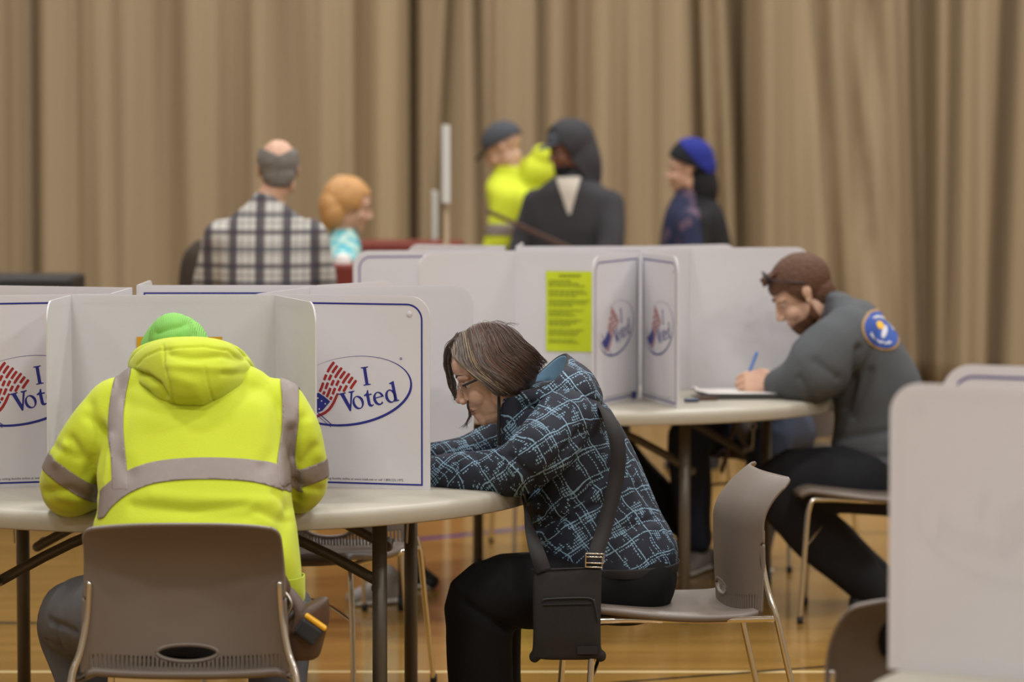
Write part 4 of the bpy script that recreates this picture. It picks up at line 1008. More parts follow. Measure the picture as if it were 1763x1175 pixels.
for side in (-1, 1):
    n_s = 1150 if side < 0 else 420
    for k in range(n_s):
        t = rnd.random(); r0, m0, e0 = poly(ROOT, t), poly(MIDL, min(1, max(0, t+rnd.gauss(0, .03)))), poly(ENDL, min(1, max(0, t+rnd.gauss(0, .045))))
        lay = rnd.random()
        q1 = r0.lerp(m0, .5)+V((-18*(1-t), -22, 0)); q3 = m0.lerp(e0, .5)+V((10, 14*(1-t)-10*t, 0))
        pts = []
        for (q, dy, j) in ((r0, .012+.012*lay, 4), (q1, .066, 6), (m0, .094, 9), (q3, .100, 10), (e0, .094-.02*t, 14)):
            pts.append((Z(q.x+rnd.gauss(0, j*.6), q.y+rnd.gauss(0, j*.6), YW+side*(dy+.006*lay-.003)), 1))
        cut = rnd.uniform(.86, 1.0); pts[-1] = (pts[3][0].lerp(pts[4][0], cut), 1)
        rr = rnd.uniform(.0006, .0011); pts = [(p, rr*(1, 1.05, 1, .9, .35)[i]) for i, (p, _) in enumerate(pts)]
        w1 = rnd.random()
        if t < .60 and w1 < .42-.4*t: nm = 'hair_grey'
        elif .30 < t < .40 and w1 > .80: nm = 'hair_blond_streak'
        elif .08 < t < .13 and w1 > .70: nm = 'hair_blond_streak'
        elif .48 < t < .82 and w1 > .66: nm = 'hair_auburn'
        else: nm = 'hair_brown'
        groups[nm].limb(pts, n=4, res=4, cap=False)
# face-framing front lock, wisps and flyaways
for k in range(130):
    j = lambda s: rnd.gauss(0, s)
    Y0 = YW+rnd.uniform(-.02, .07)
    if k < 105: u_ = rnd.random(); pts = [Z(330+j(30), 190+40*u_+j(8), Y0), Z(190+100*u_+j(8), 300+j(12), Y0-.01), Z(142+82*u_+j(6), 440+j(14), Y0), Z(158+70*u_+j(8), 590+j(18), Y0+.01), Z(208+50*u_+j(12), 730+j(24), Y0+.01), Z(262+j(16), 850+j(26), Y0+.01)]
    else: pts = [Z(385+j(6), 880, Y0), Z(392+j(8), 960, Y0), Z(410+j(8), 1020, Y0), Z(385+j(10), 1090, Y0), Z(345+j(22), 1150+j(14), Y0)]
    rr = rnd.uniform(.0005, .0010); nm = 'hair_brown' if k % 4 else 'hair_grey'
    groups[nm].limb([(p, rr*(1, 1, 1, .9, .7, .3)[i+6-len(pts)]) for i, p in enumerate(pts)], n=4, res=4, cap=False)
for k in range(46):
    t = rnd.random(); a = poly(ROOT, t); side = rnd.choice((-1, 1))
    pts = [Z(a.x, a.y+6, YW), Z(a.x+rnd.uniform(10, 70), a.y-rnd.uniform(4, 26), YW+side*.02), Z(a.x+rnd.uniform(90, 200), a.y+rnd.uniform(-16, 70), YW+side*.04)]
    groups['hair_brown'].limb([(p, .0004) for p in pts], n=3, res=5, cap=False)
for nm, g in groups.items(): g.build('hair_strands', M[nm], hair)
# glasses
c = hcW; P = lambda x, y, z: c+RW@V((x, y, z))*1.03
g = MB()
for y in (-1, 1):
    pts = [(P(.094-.02*abs(math.cos(2*PI*k/20)*.023*y+.032)*4+.004, y*.034+.024*math.cos(2*PI*k/20), -.004+.016*math.sin(2*PI*k/20)), .0011) for k in range(21)]
    g.limb(pts, n=6, res=1, cap=False)
g.limb([(P(.098, -.010, .003), .0012), (P(.101, 0, .006), .0012), (P(.098, .010, .003), .0012)], n=6)
go = g.build('glasses', M['steel'], woman)
for y in (-1, 1):
    MB().ribbon([P(.086, y*.058, .006), P(.04, y*.073, .007), P(-.012, y*.083, .004)], .006, .002, tuple(RW@V((0, 1, .0)))).build('temple', M['frame_dark'], go)
    ln = MB(); ln.ell(P(.0945, y*.034, -.004), (.0008, .0225, .0155), RW, 20); ln.build('lens', M['lens'], go)
# ------------------------------------------------------------ crossbody bag on her hip
pb = at(976, 1138, 8.74); bag = empty('crossbody_bag', (pb.x, 8.74, pb.z)); tag(bag, 'black nylon crossbody bag hanging at the hip of the woman in the checked jacket', 'bag')
k = 1/(F_PX/8.74); Lx, Rx, Hb = (915-976)*k, (1033-976)*k, 158*k
mb = MB(); mb.loft([(V((0, 0, .012)), V((.090, 0, 0)), V((0, .017, 0))), (V((0, 0, .06)), V((.086, 0, 0)), V((0, .022, 0))), (V((0, 0, .15)), V((.087, 0, .002)), V((0, .020, 0))), (V((.001, 0, Hb-.012)), V((.087, 0, .006)), V((0, .010, 0))), (V((.001, 0, Hb)), V((.086, 0, .007)), V((0, .005, 0)))], n=40, e=6)
mb.ell((-.082, 0, .010), (.015, .012, .016)); mb.ell((.086, 0, .012), (.015, .012, .016))
me = remesh(mb, .0035, 2)
yf = -.02
displace(me, crease([((V((-.08, yf, Hb-.052)), V((0, yf, Hb-.046)), V((.085, yf, Hb-.05))), .0022, .0028), ((V((-.086, yf, .0)), V((-.084, yf, Hb))), .003, -.001), ((V((-.08, yf, .03)), V((.08, yf, .034))), .02, .001)]))
bb = link('bag_body', me, M['bag'], bag, world=False)
MB().limb([((-.062, -.0225, Hb-.078), .0026), ((-.05, -.0235, Hb-.071), .0026), ((.045, -.0235, Hb-.068), .0026), ((.066, -.0225, Hb-.074), .0026)], n=8).build('zip', M['rubber'], bb, True, False)
MB().limb([((-.06, -.0235, Hb-.086), .0016), ((.06, -.0235, Hb-.083), .0016)], n=8, res=1).build('zip', M['rubber'], bb, True, False)
MB().limb([((.068, -.024, Hb-.075), .004), ((.074, -.025, Hb-.10), .003), ((.078, -.025, Hb-.125), .003)], n=8).build('zip_pull', M['rubber'], bb, True, False)
MB().limb([((-.088, -.004, Hb+.001), .0025), ((0, -.006, Hb+.004), .0025), ((.088, -.004, Hb+.008), .0025)], n=8).build('top_zip', M['webbing'], bb, True, False)
MB().box((.052, -.0235, .030), (.052, .003, .020)).build('badge', M['webbing'], bb, False, False)
Lc = lambda px, py, Y: at(px, py, Y)-V((pb.x, 8.74, pb.z))
MB().ribbon([Lc(1022, 978, 8.73), Lc(1026, 955, 8.74), Lc(1043, 900, 8.79), Lc(1060, 830, 8.815), Lc(1064, 775, 8.82), Lc(1055, 735, 8.84), Lc(1038, 705, 8.90), Lc(1010, 690, 8.99)], .040, .003, [(0, -1, 0)]*5+[(.35, -1, .35), (.8, -.7, .6), (.7, -.2, .9)]).build('strap', M['webbing'], bag, True, False)
MB().ribbon([Lc(936, 985, 8.73), Lc(926, 955, 8.74), Lc(914, 915, 8.80), Lc(908, 885, 8.86), Lc(902, 860, 8.92)], .040, .003, [(0.2, -1, 0), (.3, -1, 0), (.7, -1, 0), (1.2, -1, 0), (1.2, -.8, 0)]).build('strap', M['webbing'], bag, True, False)
bk = MB()
def rrect(cx, cz, w_, h, Y, r=.0022):
    a = math.atan2(-.04, 1); P4 = [(-w_, -h), (w_, -h), (w_, h), (-w_, h), (-w_, -h)]
    q = [V((cx+x*math.cos(a)-z*math.sin(a), Y, cz+x*math.sin(a)+z*math.cos(a))) for x, z in P4]
    bk.limb([(p, r) for p in q], n=8, res=1)
b1 = Lc(1024, 962, 8.725); rrect(b1.x, b1.z, .023, .012, b1.y); rrect(b1.x-.002, b1.z-.010, .021, .013, b1.y+.004)
bk.build('buckle', M['chrome'], bag, True, False)
# ============================================================ the man in the grey sweatshirt (profile, facing left)
YG = 11.95
def torso_px(rows):
    o = []
    for y, l, r_, Y, hd in rows:
        a, b = at(l, y, Y), at(r_, y, Y); o.append(((a+b)/2, (b-a)/2, V((0, hd, 0))))
    return o
torG = torso_px([(815, 1450, 1598, YG, .19), (780, 1432, 1600, YG, .19), (720, 1436, 1598, YG, .185), (660, 1428, 1588, YG, .195), (610, 1416, 1562, YG, .205), (570, 1410, 1535, YG, .20), (535, 1412, 1500, YG, .15), (515, 1415, 1468, YG, .10)])
aN = [(at(1460, 580, 11.80), .100), (at(1430, 608, 11.76), .112), (at(1402, 640, 11.74), .112), (at(1372, 658, 11.78), .082), (at(1341, 663, 11.84), .056)]
aF = [(at(1450, 580, 12.12), .09), (at(1420, 640, 12.2), .078), (at(1400, 672, 12.22), .066), (at(1370, 676, 12.2), .056), (at(1345, 680, 12.16), .048)]
lN = [(at(1545, 828, 11.86), .120), (at(1440, 826, 11.84), .112), (at(1356, 838, 11.86), .104), (at(1390, 905, 11.86), .096), (at(1480, 990, 11.88), .078), (at(1510, 1030, 11.88), .055)]
lF = [(at(1545, 828, 12.06), .115), (at(1440, 822, 12.08), .105), (at(1350, 826, 12.10), .095), (at(1400, 900, 12.1), .080), (at(1500, 985, 12.1), .065), (at(1530, 1005, 12.1), .05)]
hcG = at(1381, 504, YG); RG = head_frame(PI, .60)
manG = person('person with short reddish hair in a grey sweatshirt, leaning over the middle table and writing', (hcG, RG, 1.06), torG,
    [dict(pts=aN, hand=(at(1334, 655, 11.85), (-1, .05, -.10), (0, .9, -.45), (0, .4, 1), dict(curl=1.45, pinch=1.1, s=1.08))), dict(pts=aF, hand=(at(1340, 684, 12.16), (-1, -.3, -.05), (0, 0, -1), (0, -1, 0), dict(curl=.4)))],
    [lN, lF], brow='hair_red', base=V((1.25, YG, 0)), neck_to=at(1428, 540, YG))
mb = MB(); mb.loft(torG, n=36, e=2.2); mb.limb(aN, n=22); mb.limb(aF, n=20); mb.limb([(at(1462, 570, 11.84), .09), (at(1475, 560, YG), .09), (at(1462, 570, 12.08), .09)], n=16)
cr = [((at(1478, 600, 11.7), at(1474, 660, 11.68), at(1462, 710, 11.7)), .014, .022), ((at(1400, 620, 11.7), at(1440, 650, 11.68)), .014, .008), ((at(1375, 650, 11.7), at(1400, 695, 11.7)), .012, .009), ((at(1470, 720, 11.75), at(1500, 640, 11.72)), .014, .010), ((at(1450, 760, 11.75), at(1560, 740, 11.72)), .016, .008), ((at(1440, 790, 11.75), at(1540, 790, 11.72)), .014, .008)]
sw, SG = garment('sweatshirt', mb, .0075, M['grey_sweat'], manG, wrinkles(.007, 7, seed=31), cr, 5)
mb = MB(); mb.limb([(at(1428, 515, YG), .058), (at(1418, 512, YG), .062)], n=20); 
# round patch on the back of the shoulder
pc = at(1518, 570, 11.78); ex, ez = V((.86, 0, -.5)), V((.5, 0, .86))
def ell_fn(a, b, dx=0, dz=0):
    def f(c, n_):
        if c.y > 11.98: return -1
        q = V((c.x-pc.x, 0, c.z-pc.z)); return 1-math.hypot((q.dot(ex)-dx)/a, (q.dot(ez)-dz)/b)
    return f
pt = link('back_emblem', clip(SG, ell_fn(.080, .062), .0015, .001), M['patch_tan'], sw)
link('emblem_field', clip(SG, ell_fn(.070, .054), .003, .001), M['patch_blue'], pt)
link('emblem_mark', clip(SG, ell_fn(.016, .012, -.012, .010), .0045, .001), M['patch_yellow'], pt)
link('emblem_mark', clip(SG, ell_fn(.010, .022, .010, -.002), .0045, .001), M['patch_white'], pt)
def arc_fn(sgn):
    def f(c, n_):
        if c.y > 11.98: return -1
        q = V((c.x-pc.x, 0, c.z-pc.z)); u, v = q.dot(ex), q.dot(ez); r = math.hypot(u/.056, v/.042)
        return min(.10-abs(r-.90), sgn*v/.042-.45, abs(((math.degrees(math.atan2(v, u))/13) % 1)-.5)-.10)
    return f
for s in (1, -1): link('emblem_lettering', clip(SG, arc_fn(s), .0045, .001), M['patch_white'], pt)
mb = MB(); mb.loft([(at(1530, 838, 11.96), V((.14, 0, 0)), V((0, .19, 0))), (at(1530, 800, 11.96), V((.14, 0, 0)), V((0, .18, 0)))], n=28); mb.limb(lN, n=22); mb.limb(lF, n=20)
garment('trousers', mb, .0085, M['navy_trouser'], manG, wrinkles(.008, 7, seed=12), None, 5)
for Y, px in ((11.88, 1515), (12.1, 1530)):
    p = at(px, 1040, Y); shoe('shoe', (p.x-.12, Y, 0), (p.x+.13, Y, 0), M['shoe_black'], manG, sole=M['rubber'])
hair_cap(manG, 'hair', hcG, RG, 1.06, M['hair_red'], .008, lambda q: min(.085-q.x, q.z-.045+max(0, -q.x+.045)*2.2 if q.x > -.03 else q.z+.075, 1), .0022, .004, 130)
mb = MB(); hh = hcG
for k in range(40):
    a = rnd.uniform(-.05, .05); mb.limb([(hh+RG@V((.055+rnd.uniform(-.02, .02), a, .105))*1.06, .006), (hh+RG@V((.082+rnd.uniform(-.01, .012), a*1.05, .098+rnd.uniform(-.01, .012)))*1.06, .003)], n=6, res=1)
mb.build('fringe', M['hair_red'], manG)
inv = RG.transposed(); hm = head_mesh(hcG, RG, 1.06, .0045)
def beardf(c, n_):
    q = inv@(V(c)-hcG)/1.06
    return min(.01-q.x*.1, 1) if False else min(-q.z-.070+max(0, .03-q.x)*1.0, q.x+.002, .075-abs(q.y), abs(q.z+.067)-.009 if (q.x > .082 and abs(q.y) < .024) else 1, .15+q.z)
link('beard', clip(hm, beardf, .0005, .003), M['beard'], manG)
# sunglasses pushed up on his head
g = MB(); P = lambda x, y, z: hcG+RG@V((x, y, z))*1.06
g.limb([(P(-.02, -.086, .03), .003), (P(.03, -.084, .07), .003), (P(.062, -.068, .098), .003)], n=8); g.limb([(P(-.02, .086, .03), .003), (P(.03, .084, .07), .003), (P(.062, .068, .098), .003)], n=8)
for y in (-1, 1): g.ell(P(.068, y*.036, .108), (.008, .032, .022), RG, 16)
g.build('sunglasses', M['frame_dark'], manG)
# pen, papers and clipboard in front of him, cap of a marker
pa, pb_ = at(1278, 672, 11.88), at(1303, 608, 11.86)
pen = MB(); pen.limb([(pa, .0016), (pa.lerp(pb_, .08), .0045), (pb_, .0048)], n=10, res=1); po = pen.build('pen', M['pen_blue']); tag(po, 'blue ballpoint pen in the hand of the man in the grey sweatshirt', 'pen')
mb = MB(); mb.limb([(pa.lerp(pb_, .10), .0055), (pa.lerp(pb_, .45), .0058)], n=10, res=1); mb.build('grip', M['pen_dark'], po)
p = at(1290, 688, 11.80); r = empty('ballot_folder', (p.x, 11.86, .741)); tag(r, 'dark folder lying on the middle table under white papers, below the writing hand', 'folder')
MB().box((.02, 0, .006), (.30, .24, .010), .06).build('folder_cover', M['board'], r, False, False)
for i in range(3):
    mb = MB(); vs = [(-.16+.01*i, -.11, .013+.003*i), (.15, -.11, .013+.003*i), (.15, .11, .013+.003*i), (-.16, .11, .013+.003*i), (-.185, -.11, .020+.005*i), (-.185, .11, .020+.005*i)]
    mb.add(vs, [(0, 1, 2, 3), (4, 0, 3, 5)]); mb.build('paper', M['paper'], r, False, False)
p = at(1215, 688, 11.72); o = MB().box((p.x, 11.72, .746), (.07, .05, .010), .2).build('leaflet', M['clip_brown'], None, False); tag(o, 'small brown leaflet lying left of the dark folder', 'leaflet')
p = at(1192, 690, 11.62); mb = MB(); mb.limb([((p.x-.022, 11.62, .748), .007), ((p.x+.018, 11.63, .748), .007)], n=12, res=1); o = mb.build('marker_cap', M['pen_dark']); tag(o, 'small dark blue marker lying on the middle table beside the printed booth panel', 'marker')
# ============================================================ seated voters half hidden behind table B
def seated_far(label, x, y, yaw, zt, top, trousers, lean=.32, feet=None, hair='hair_brown', sh='sneaker'):
    c, s = math.cos(yaw), math.sin(yaw); Fw = V((c, s, 0)); Rt = V((s, -c, 0)); b = V((x, y, 0)); U = V((0, 0, 1))
    st = [(b+U*.47, Rt*.18, Fw*.13), (b+Fw*.02+U*.62, Rt*.165, Fw*.11), (b+Fw*lean*.3+U*.80, Rt*.19, Fw*.115), (b+Fw*lean*.62+U*.94, Rt*.20, Fw*.10), (b+Fw*lean*.8+U*(1.0), Rt*.11, Fw*.08)]
    hc = b+Fw*(lean+.10)+U*1.075
    R = head_frame(yaw, .8)
    arms = [dict(pts=[(b+Fw*lean*.6+Rt*k*.19+U*.92, .07), (b+Fw*(lean*.6+.05)+Rt*k*.24+U*.80, .06), (b+Fw*(lean+.17)+Rt*k*.12+U*.79, .045)], hand=(b+Fw*(lean+.19)+Rt*k*.12+U*.785, Fw-Rt*k*.3, (0, 0, -1), -Rt*k)) for k in (-1, 1)]
    legs = []
    for i, k in enumerate((-1, 1)):
        f = feet[i] if feet else b+Fw*.45+Rt*k*.12
        f = V((f[0], f[1], 0)); kn = b+Fw*.42+Rt*k*.16+U*.50
        legs.append([(b+Rt*k*.09+U*.50, .10), (b.lerp(kn, .5)+Rt*k*.06+U*.27, .095), (kn, .082), (kn.lerp(f+U*.1, .55), .072), (f+U*.12, .06)])
    o = person(label, (hc, R, 1), st, arms, legs, group=None, voxel=.014, hvox=.006, base=b)
    mb = MB(); mb.loft(st, n=24); [mb.limb(a['pts'], n=14) for a in arms]; garment('sweater', mb, .013, top, o, wrinkles(.006, 7), None, 4)
    mb = MB(); mb.loft([(b+U*.46, Rt*.18, Fw*.14), (b+U*.60, Rt*.17, Fw*.12)], n=20); [mb.limb(l, n=14) for l in legs]; garment('trousers', mb, .012, trousers, o, wrinkles(.006, 7), None, 4)
    hair_cap(o, 'hair', hc, R, 1, M[hair], .012, lambda q: min(.07-q.x, q.z-.03+max(0, -q.x)*1.8), .004, .008)
    for i, l in enumerate(legs):
        f = V((l[-1][0].x, l[-1][0].y, 0)); dd = Fw if not feet else (f-V((b.x, b.y, 0))).normalized(); shoe('shoe', f+dd*.17, f-dd*.08, M[sh], o)
    return o
seated_far('person in black trousers and grey sneakers, hidden behind the middle table booths', .24, 13.28, -PI/2-.12, 0, M['charcoal'], M['navy_trouser'], feet=((.70, 13.02), (.46, 12.95)))
seated_far('person in blue jeans with a grey coat, hidden behind the middle table at its right', .98, 13.22, -PI/2-.42, 0, M['blue_print'], M['blue_jeans'])
# coat hanging beside that chair
mb = MB(); mb.loft([(at(1310, 805, 12.85), V((.03, 0, 0)), V((0, .03, 0))), (at(1308, 770, 12.85), V((.055, 0, 0)), V((0, .04, 0))), (at(1285, 735, 12.87), V((.05, 0, 0)), V((0, .045, 0))), (at(1285, 715, 12.9), V((.045, 0, 0)), V((0, .05, 0)))], n=20)
me = remesh(mb, .009, 3); displace(me, wrinkles(.010, 9)); o = link('coat', me, M['grey_coat']); tag(o, 'light grey coat hanging below the middle table edge next to dark cloth', 'coat')
mb = MB(); mb.loft([(at(1332, 812, 12.95), V((.03, 0, 0)), V((0, .03, 0))), (at(1330, 770, 12.95), V((.04, 0, 0)), V((0, .04, 0))), (at(1325, 720, 12.95), V((.05, 0, 0)), V((0, .05, 0)))], n=20)
me = remesh(mb, .009, 3); displace(me, wrinkles(.010, 9)); o = link('scarf', me, M['brown_coat']); tag(o, 'dark brown scarf hanging right of the light grey coat', 'scarf')
# walking stick
MBc = MB(); MBc.limb([(at(1243, 812, 12.7), .008), (at(1262, 742, 12.72), .008), (at(1266, 715, 12.75), .009)], n=10); o = MBc.build('walking_stick', M['leather']); tag(o, 'thin brown stick leaning against the underside of the middle table', 'walking stick')
# shoes seen low between the tables
for lab, toe, heel, m in (('white-soled grey sneaker on the floor behind the legs of the front table', (597, 1022, 11.95), (680, 1010, 12.05), 'sneaker'), ('black shoe on the floor beyond the front table legs, right of the sneaker', (752, 1000, 12.4), (700, 1000, 12.45), 'shoe_black')):
    a = at(*toe); b = at(*heel); z = 0; o = shoe(('sneaker' if m == 'sneaker' else 'black_shoe'), (a.x, a.y, 0), (b.x, b.y, 0), M[m]); tag(o, lab, 'shoe')
# dark coat on the foreground chair
mb = MB(); A6 = lambda px, py: at(px, py, 6.66)
mb.loft([(A6(1530, 1120), V((.014, 0, 0)), V((0, .03, 0))), (A6(1532, 1092), V((.028, 0, .004)), V((0, .045, 0))), (A6(1536, 1062), V((.038, 0, .006)), V((0, .055, 0))), (A6(1552, 1036), V((.036, 0, .012)), V((0, .055, 0))), (A6(1580, 1018), V((.03, 0, .01)), V((0, .05, 0)))], n=20)
me = remesh(mb, .005, 2); displace(me, wrinkles(.009, 14)); o = link('dark_coat', me, M['black_coat']); tag(o, 'black coat hanging over the blurred foreground chair, beside the large booth', 'coat')
# ============================================================ people standing far behind
def stander(label, px, py_top, Y, yaw, width=.44, skin='skin', pitch=0, legs_m='navy_trouser', top='charcoal', arms=None, lean=0, dep=.13, hs=1.0, hyaw=None, z_top=None, hx=0, brow='hair_brown', chest=0):
    tp = at(px, py_top, Y); H = tp.z; c, s = math.cos(yaw), math.sin(yaw); Fw = V((c, s, 0)); Rt = V((s, -c, 0)); U = V((0, 0, 1)); b = V((tp.x, Y, 0))-Fw*lean
    sh = H-.29; w_ = width/2
    st = [(b+U*sh*.56, Rt*w_*.80, Fw*dep), (b+U*sh*.68, Rt*w_*.80, Fw*dep*(1+chest)), (b+Fw*lean*.5+U*sh*.84, Rt*w_*.92, Fw*dep*1.0), (b+Fw*lean*.8+U*(sh-.07), Rt*w_*.88, Fw*dep*.85), (b+Fw*lean+U*(sh-.01), Rt*w_*.62, Fw*dep*.7), (b+Fw*lean+U*(sh+.04), Rt*w_*.30, Fw*dep*.5)]
    hc = b+Fw*(lean+.03)+U*(H-.125)+V((hx, 0, 0))
    R = head_frame(hyaw if hyaw is not None else yaw, pitch)
    if arms is None: arms = [((.0, 1.02, .72), (.06, 1.0, .52)), ((.0, 1.02, .72), (.06, 1.0, .52))]
    al = []
    for k, (e, h) in zip((-1, 1), arms):
        S0 = b+Fw*lean*.8+Rt*k*w_*.84+U*(sh-.10); E0 = b+Fw*(lean*.8+e[0])+Rt*k*w_*e[1]+U*sh*e[2]; H0 = b+Fw*(lean*.8+h[0])+Rt*k*w_*h[1]+U*sh*h[2]
        al.append(dict(pts=[(S0, .075), (E0, .062), (H0, .045)], hand=(H0+(H0-E0).normalized()*.03, (H0-E0), -U if h[0] > .2 else -Rt*k, -Rt*k if h[0] > .2 else Fw, dict(curl=.9))))
    legs = [[(b+Rt*k*w_*.42+U*sh*.60, .095), (b+Rt*k*w_*.42+U*sh*.33, .075), (b+Rt*k*w_*.42+U*.09, .06)] for k in (-1, 1)]
    o = person(label, (hc, R, hs), st, al, legs, skin, brow, voxel=.014, hvox=.0055, base=b)
    mb = MB(); mb.loft(st, n=28); [mb.limb(a['pts'], n=14) for a in al]
    g, GM = garment('top', mb, .012, M[top] if isinstance(top, str) else top, o, wrinkles(.006, 6, seed=px), None, 4)
    mb = MB(); mb.loft([(b+U*sh*.52, Rt*w_*.76, Fw*dep*.9), (b+U*sh*.62, Rt*w_*.76, Fw*dep*.9)], n=20); [mb.limb(l, n=14) for l in legs]; garment('trousers', mb, .013, M[legs_m], o, None, None, 3)
    for l in legs: f = V((l[-1][0].x, l[-1][0].y, 0)); shoe('shoe', f+Fw*.17, f-Fw*.09, M['shoe_black'], o, sole=M['rubber'])
    return o, g, GM, hc, R, b, Fw, Rt
# balding man in plaid, back to us
o, g, GM, hc, R, *_ = stander('person with a balding grey head and plaid flannel shirt, back to the camera', 457, 237, 13.6, PI/2+.1, .41, 'skin_light', .12, top='plaid', lean=.05, arms=(((.08, 1.12, .74), (.20, .92, .60)), ((.05, 1.08, .74), (.18, .9, .60))), brow='hair_white', hx=.05)
g.name = 'flannel_shirt'; hair_cap(o, 'hair', hc, R, 1, M['hair_white'], .007, lambda q: min(.040-q.z+abs(q.y)*.55, .055-q.x, q.z+.075), .002, .006)
# blonde woman in teal
o, g, GM, hc, R, b, Fw, Rt = stander('person with ginger-blond hair in a teal printed top, standing in profile by the red counter', 590, 306, 15.8, .12, .36, 'skin', .25, top=M['teal_print'], lean=.05, dep=.11, arms=(((.16, 1.0, .72), (.34, .8, .70)), ((.16, 1.0, .72), (.34, .8, .70))))
g.name = 'blouse'; mb = MB(); mb.ell(hc+R@V((-.02, 0, .03)), (.108, .09, .095), R, 24); mb.ell(hc+R@V((-.06, 0, -.05)), (.06, .085, .085), R, 20); mb.ell(hc+R@V((-.075, 0, -.02)), (.06, .08, .08), R, 20)
me = remesh(mb, .006, 3); displace(me, wrinkles(.008, 16, (1, 1, .4))); inv2 = R.transposed(); me = clip(me, lambda q, n_: max(.045-(inv2@(q-hc)).x, (inv2@(q-hc)).z-.065) if (inv2@(q-hc)).z > -.01 else .012-(inv2@(q-hc)).x, 0, .003); link('hair', me, M['hair_ginger'], o)
# man in a yellow hoodie and grey cap
o, g, GM, hc, R, b, Fw, Rt = stander('person in grey cap and yellow hoodie standing at the left of the queue', 877, 213, 17.6, PI-.25, .48, 'skin', .50, top='hivis2', lean=.17, arms=(((.06, 1.05, .74), (.24, .75, .66)), ((.06, 1.05, .74), (.24, .75, .66))), dep=.16, chest=.2)
g.name = 'hoodie'; P = lambda x, y, z: hc+R@V((x, y, z))
mb = MB(); mb.ell(P(-.012, 0, .04), (.106, .086, .094), R, 28); me = remesh(mb, .006, 2); inv3 = R.transposed(); me = clip(me, lambda q, n_: (inv3@(q-hc)).z-.028, 0, .004); cp = link('cap', me, M['cap'], o)
mb = MB(); mb.loft([(P(.07, 0, .034), R@V((0, .07, 0)), R@V((0, 0, .006))), (P(.13, 0, .022), R@V((0, .055, 0)), R@V((0, 0, .005))), (P(.155, 0, .015), R@V((0, .03, 0)), R@V((0, 0, .004)))], n=20); mb.build('cap_peak', M['cap'], cp)
mb = MB(); mb.ell(at(922, 300, 17.6), (.10, .13, .10), n=24); mb.ell(at(932, 272, 17.6), (.055, .10, .07), n=20); mb.limb([(at(905, 320, 17.6), .11), (at(935, 350, 17.6), .12)], n=18); link('hood', remesh(mb, .010, 4), M['hivis2'], g)
zb = at(0, 393, 17.6).z; link('reflective_band', clip(GM, lambda c, n_: .028-abs(c.z-zb), .003, .002), M['reflective'], g)
# man in a charcoal hoodie, hood over a cap
o, g, GM, hc, R, b, Fw, Rt = stander('person with a charcoal hood pulled over a cap, holding a brown folder', 985, 212, 16.6, -PI/2-.62, .50, 'skin_dark', .22, top='charcoal', lean=.05, hyaw=PI+.42, arms=(((.10, 1.05, .76), (.30, .55, .66)), ((.05, 1.1, .76), (.26, .85, .64))), dep=.14, hs=.96)
g.name = 'hoodie'; P = lambda x, y, z: hc+R@V((x, y, z))
mb = MB(); mb.ell(P(-.015, 0, .035), (.120, .102, .106), R, 28); mb.limb([(P(-.045, 0, .0), .095), (P(-.04, 0, -.08), .10), (b+Fw*.02+V((0, 0, hc.z-.20)), .115)], n=20)
inv4 = R.transposed(); me = remesh(mb, .008, 4); displace(me, wrinkles(.006, 9)); me = clip(me, lambda q, n_: (.062 if (inv4@(q-hc)).z > .035 else .055+((inv4@(q-hc)).z-.035)*.35)-(inv4@(q-hc)).x, 0, .005); link('hood', me, M['charcoal'], g)
mb = MB(); mb.ell(P(.0, 0, .045), (.098, .08, .075), R, 24); me = clip(remesh(mb, .006, 2), lambda q, n_: (inv4@(q-hc)).z-.04, 0, .003); cp = link('cap', me, M['cap'], o)
mb = MB(); mb.loft([(P(.08, 0, .045), R@V((0, .065, 0)), R@V((0, 0, .006))), (P(.125, 0, .036), R@V((0, .05, 0)), R@V((0, 0, .005))), (P(.145, 0, .03), R@V((0, .028, 0)), R@V((0, 0, .004)))], n=20); mb.build('cap_peak', M['cap'], cp)
mb = MB(); mb.ell(P(.045, 0, -.085), (.05, .05, .032), R, 18); link('beard', remesh(mb, .006, 3), M['black_coat'], o)
vt = at(980, 318, 16.4); vb = at(982, 372, 16.4)
def vneck(c, n_):
    k = (c.z-vb.z)/(vt.z-vb.z)
    return min(0.045*max(0, k)+.004-abs(c.x-(vb.x+(vt.x-vb.x)*k)), k, 1.2-k, 16.55-c.y)
link('undershirt', clip(GM, vneck, .006, .002), M['white_shirt'], g)
fp = at(925, 402, 16.25); R3 = Matrix.Rotation(.42, 3, 'Y'); mb = MB(); mb.box(fp, (.52, .24, .014), R=R3); q = mb.build('folder', M['clip_brown'], None, False); tag(q, 'brown folder held out flat by the person in the charcoal hood', 'folder')
# woman in a blue beanie
o, g, GM, hc, R, b, Fw, Rt = stander('person in blue beanie and black jacket standing at the right of the queue', 1196, 247, 16.8, PI-.12, .40, 'skin_light', .05, top='black_coat', lean=.02, dep=.17, chest=.1, arms=(((.0, 1.2, .72), (.15, 1.0, .58)), ((.0, 1.2, .72), (.15, 1.0, .58))), hs=.98)
g.name = 'jacket'; P = lambda x, y, z: hc+R@V((x, y, z)); inv5 = R.transposed()
mb = MB(); mb.ell(P(-.015, 0, .045), (.108, .09, .102), R, 28); mb.ell(P(-.03, 0, .01), (.10, .088, .09), R, 24); B5 = remesh(mb, .006, 3)
cp = link('beanie', clip(B5, lambda q, n_: (inv5@(q-hc)).z-.025-.5*((inv5@(q-hc)).x), 0, .004), M['dark_knit'], o)
link('beanie_crown', clip(B5, lambda q, n_: (inv5@(q-hc)).z-.052-1.2*((inv5@(q-hc)).x+.03), .006, .002), M['blue_knit'], cp)
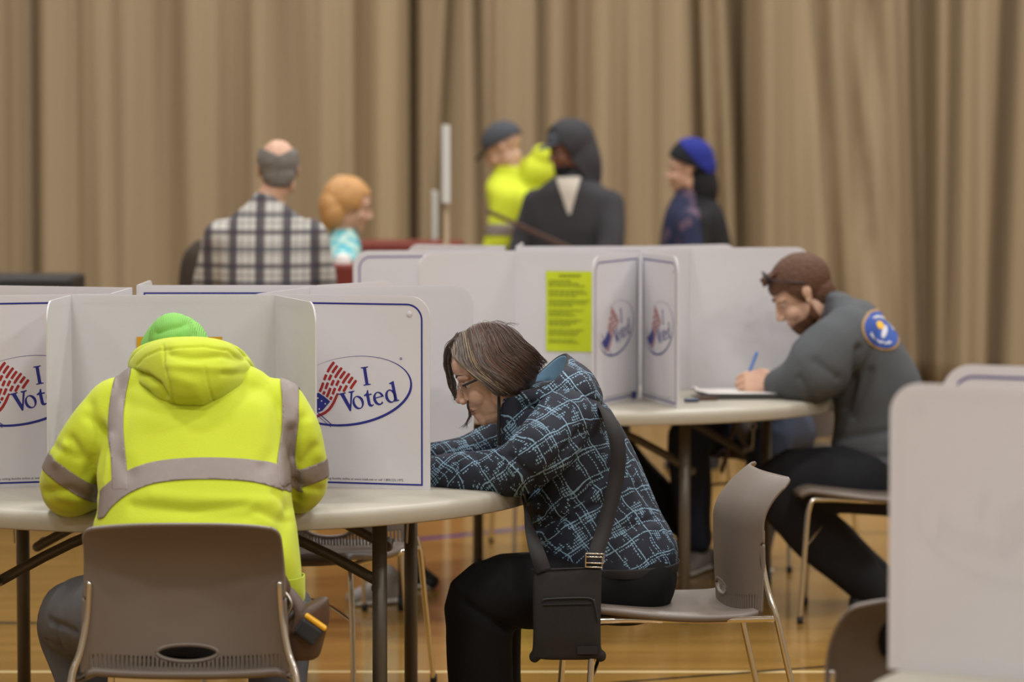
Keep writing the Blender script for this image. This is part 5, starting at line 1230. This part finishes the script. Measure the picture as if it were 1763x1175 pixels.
mb = MB(); mb.limb([(P(-.06, 0, -.02), .07), (P(-.07, 0, -.10), .075), (P(-.06, 0, -.17), .06)], n=16); link('hair', remesh(mb, .008, 3), M['black_coat'], o)
xs = at(1203, 0, 16.7).x
link('shirt', clip(GM, lambda c, n_: min(xs-c.x-.10*(c.z-1.2), 1.39-c.z), .006, .002), M['blue_print'], g)
# ------------------------------------------------------------ things behind the voters
def draped_box(label, l, t, r_, b_, Y, dep, m, name, cat):
    a, b = at(l, t, Y), at(r_, t, Y); o = MB().box(((a.x+b.x)/2, Y+dep/2, a.z/2), (b.x-a.x, dep, a.z)).build(name, m, None, False); bv = o.modifiers.new('b', 'BEVEL'); bv.width = .015; bv.segments = 3
    return tag(o, label, cat)
draped_box('long dark red counter behind the woman with ginger hair', 600, 419, 797, 0, 16.4, .5, M['red_cloth'], 'counter', 'counter')
draped_box('small dark red stand between the plaid shirt and the white booths', 541, 456, 612, 0, 14.4, .45, M['red_cloth'], 'stand', 'stand')
p = at(588, 459, 14.45); mb = MB(); mb.loft([(p+V((0, 0.1, .004)), V((.04, 0, 0)), V((0, .05, 0))), (p+V((0, .1, .03)), V((.034, 0, 0)), V((0, .045, 0)))], n=20); o = mb.build('paper_stack', M['paper']); tag(o, 'small white stack of paper on the small red stand', 'paper')
o = draped_box('low black equipment cart at the far left behind the booths', -60, 479, 122, 0, 14.5, .5, M['black_gear'], 'equipment_cart', 'cart')
mb = MB(); a = at(332, 405, 14.3)
mb.loft([(at(338, 560, 14.3), V((.07, 0, 0)), V((0, .08, 0))), (at(338, 490, 14.3), V((.075, 0, 0)), V((0, .09, 0))), (at(340, 440, 14.3), V((.06, 0, 0)), V((0, .08, 0))), (at(346, 420, 14.3), V((.035, 0, 0)), V((0, .05, 0)))], n=20)
mb.loft([(V((a.x, 14.3, .02)), V((.10, 0, 0)), V((0, .10, 0))), (at(338, 560, 14.3), V((.07, 0, 0)), V((0, .08, 0)))], n=16)
o = link('dark_coat', remesh(mb, .014, 4), M['brown_coat']); tag(o, 'dark olive-brown coat on a stand, half hidden by the plaid shirt', 'coat')
def sign(label, x, yt, yb, Y, w_, m, name, post=None):
    a, b = at(x, yt, Y), at(x, yb, Y); r = empty(name, (a.x, Y, 0)); tag(r, label, 'sign')
    MB().box((0, 0, (a.z+b.z)/2), (w_, .40, a.z-b.z), .045).build('board', m, r, False, False)
    MB().box((.004, 0, b.z/2), (w_*.75, .05, b.z), 0).build('post', M['cream_wood'], r, False, False); MB().box((0, 0, .01), (.35, .35, .02)).build('foot', M['black_gear'], r, False, False)
sign('tall white sign board on a cream post, seen edge-on', 767, 215, 348, 15.2, .03, M['white_plastic'], 'sign_stand')
sign('shorter grey-white sign board seen edge-on, left of the tall one', 748, 330, 416, 18.0, .025, M['white_plastic'], 'sign_stand')
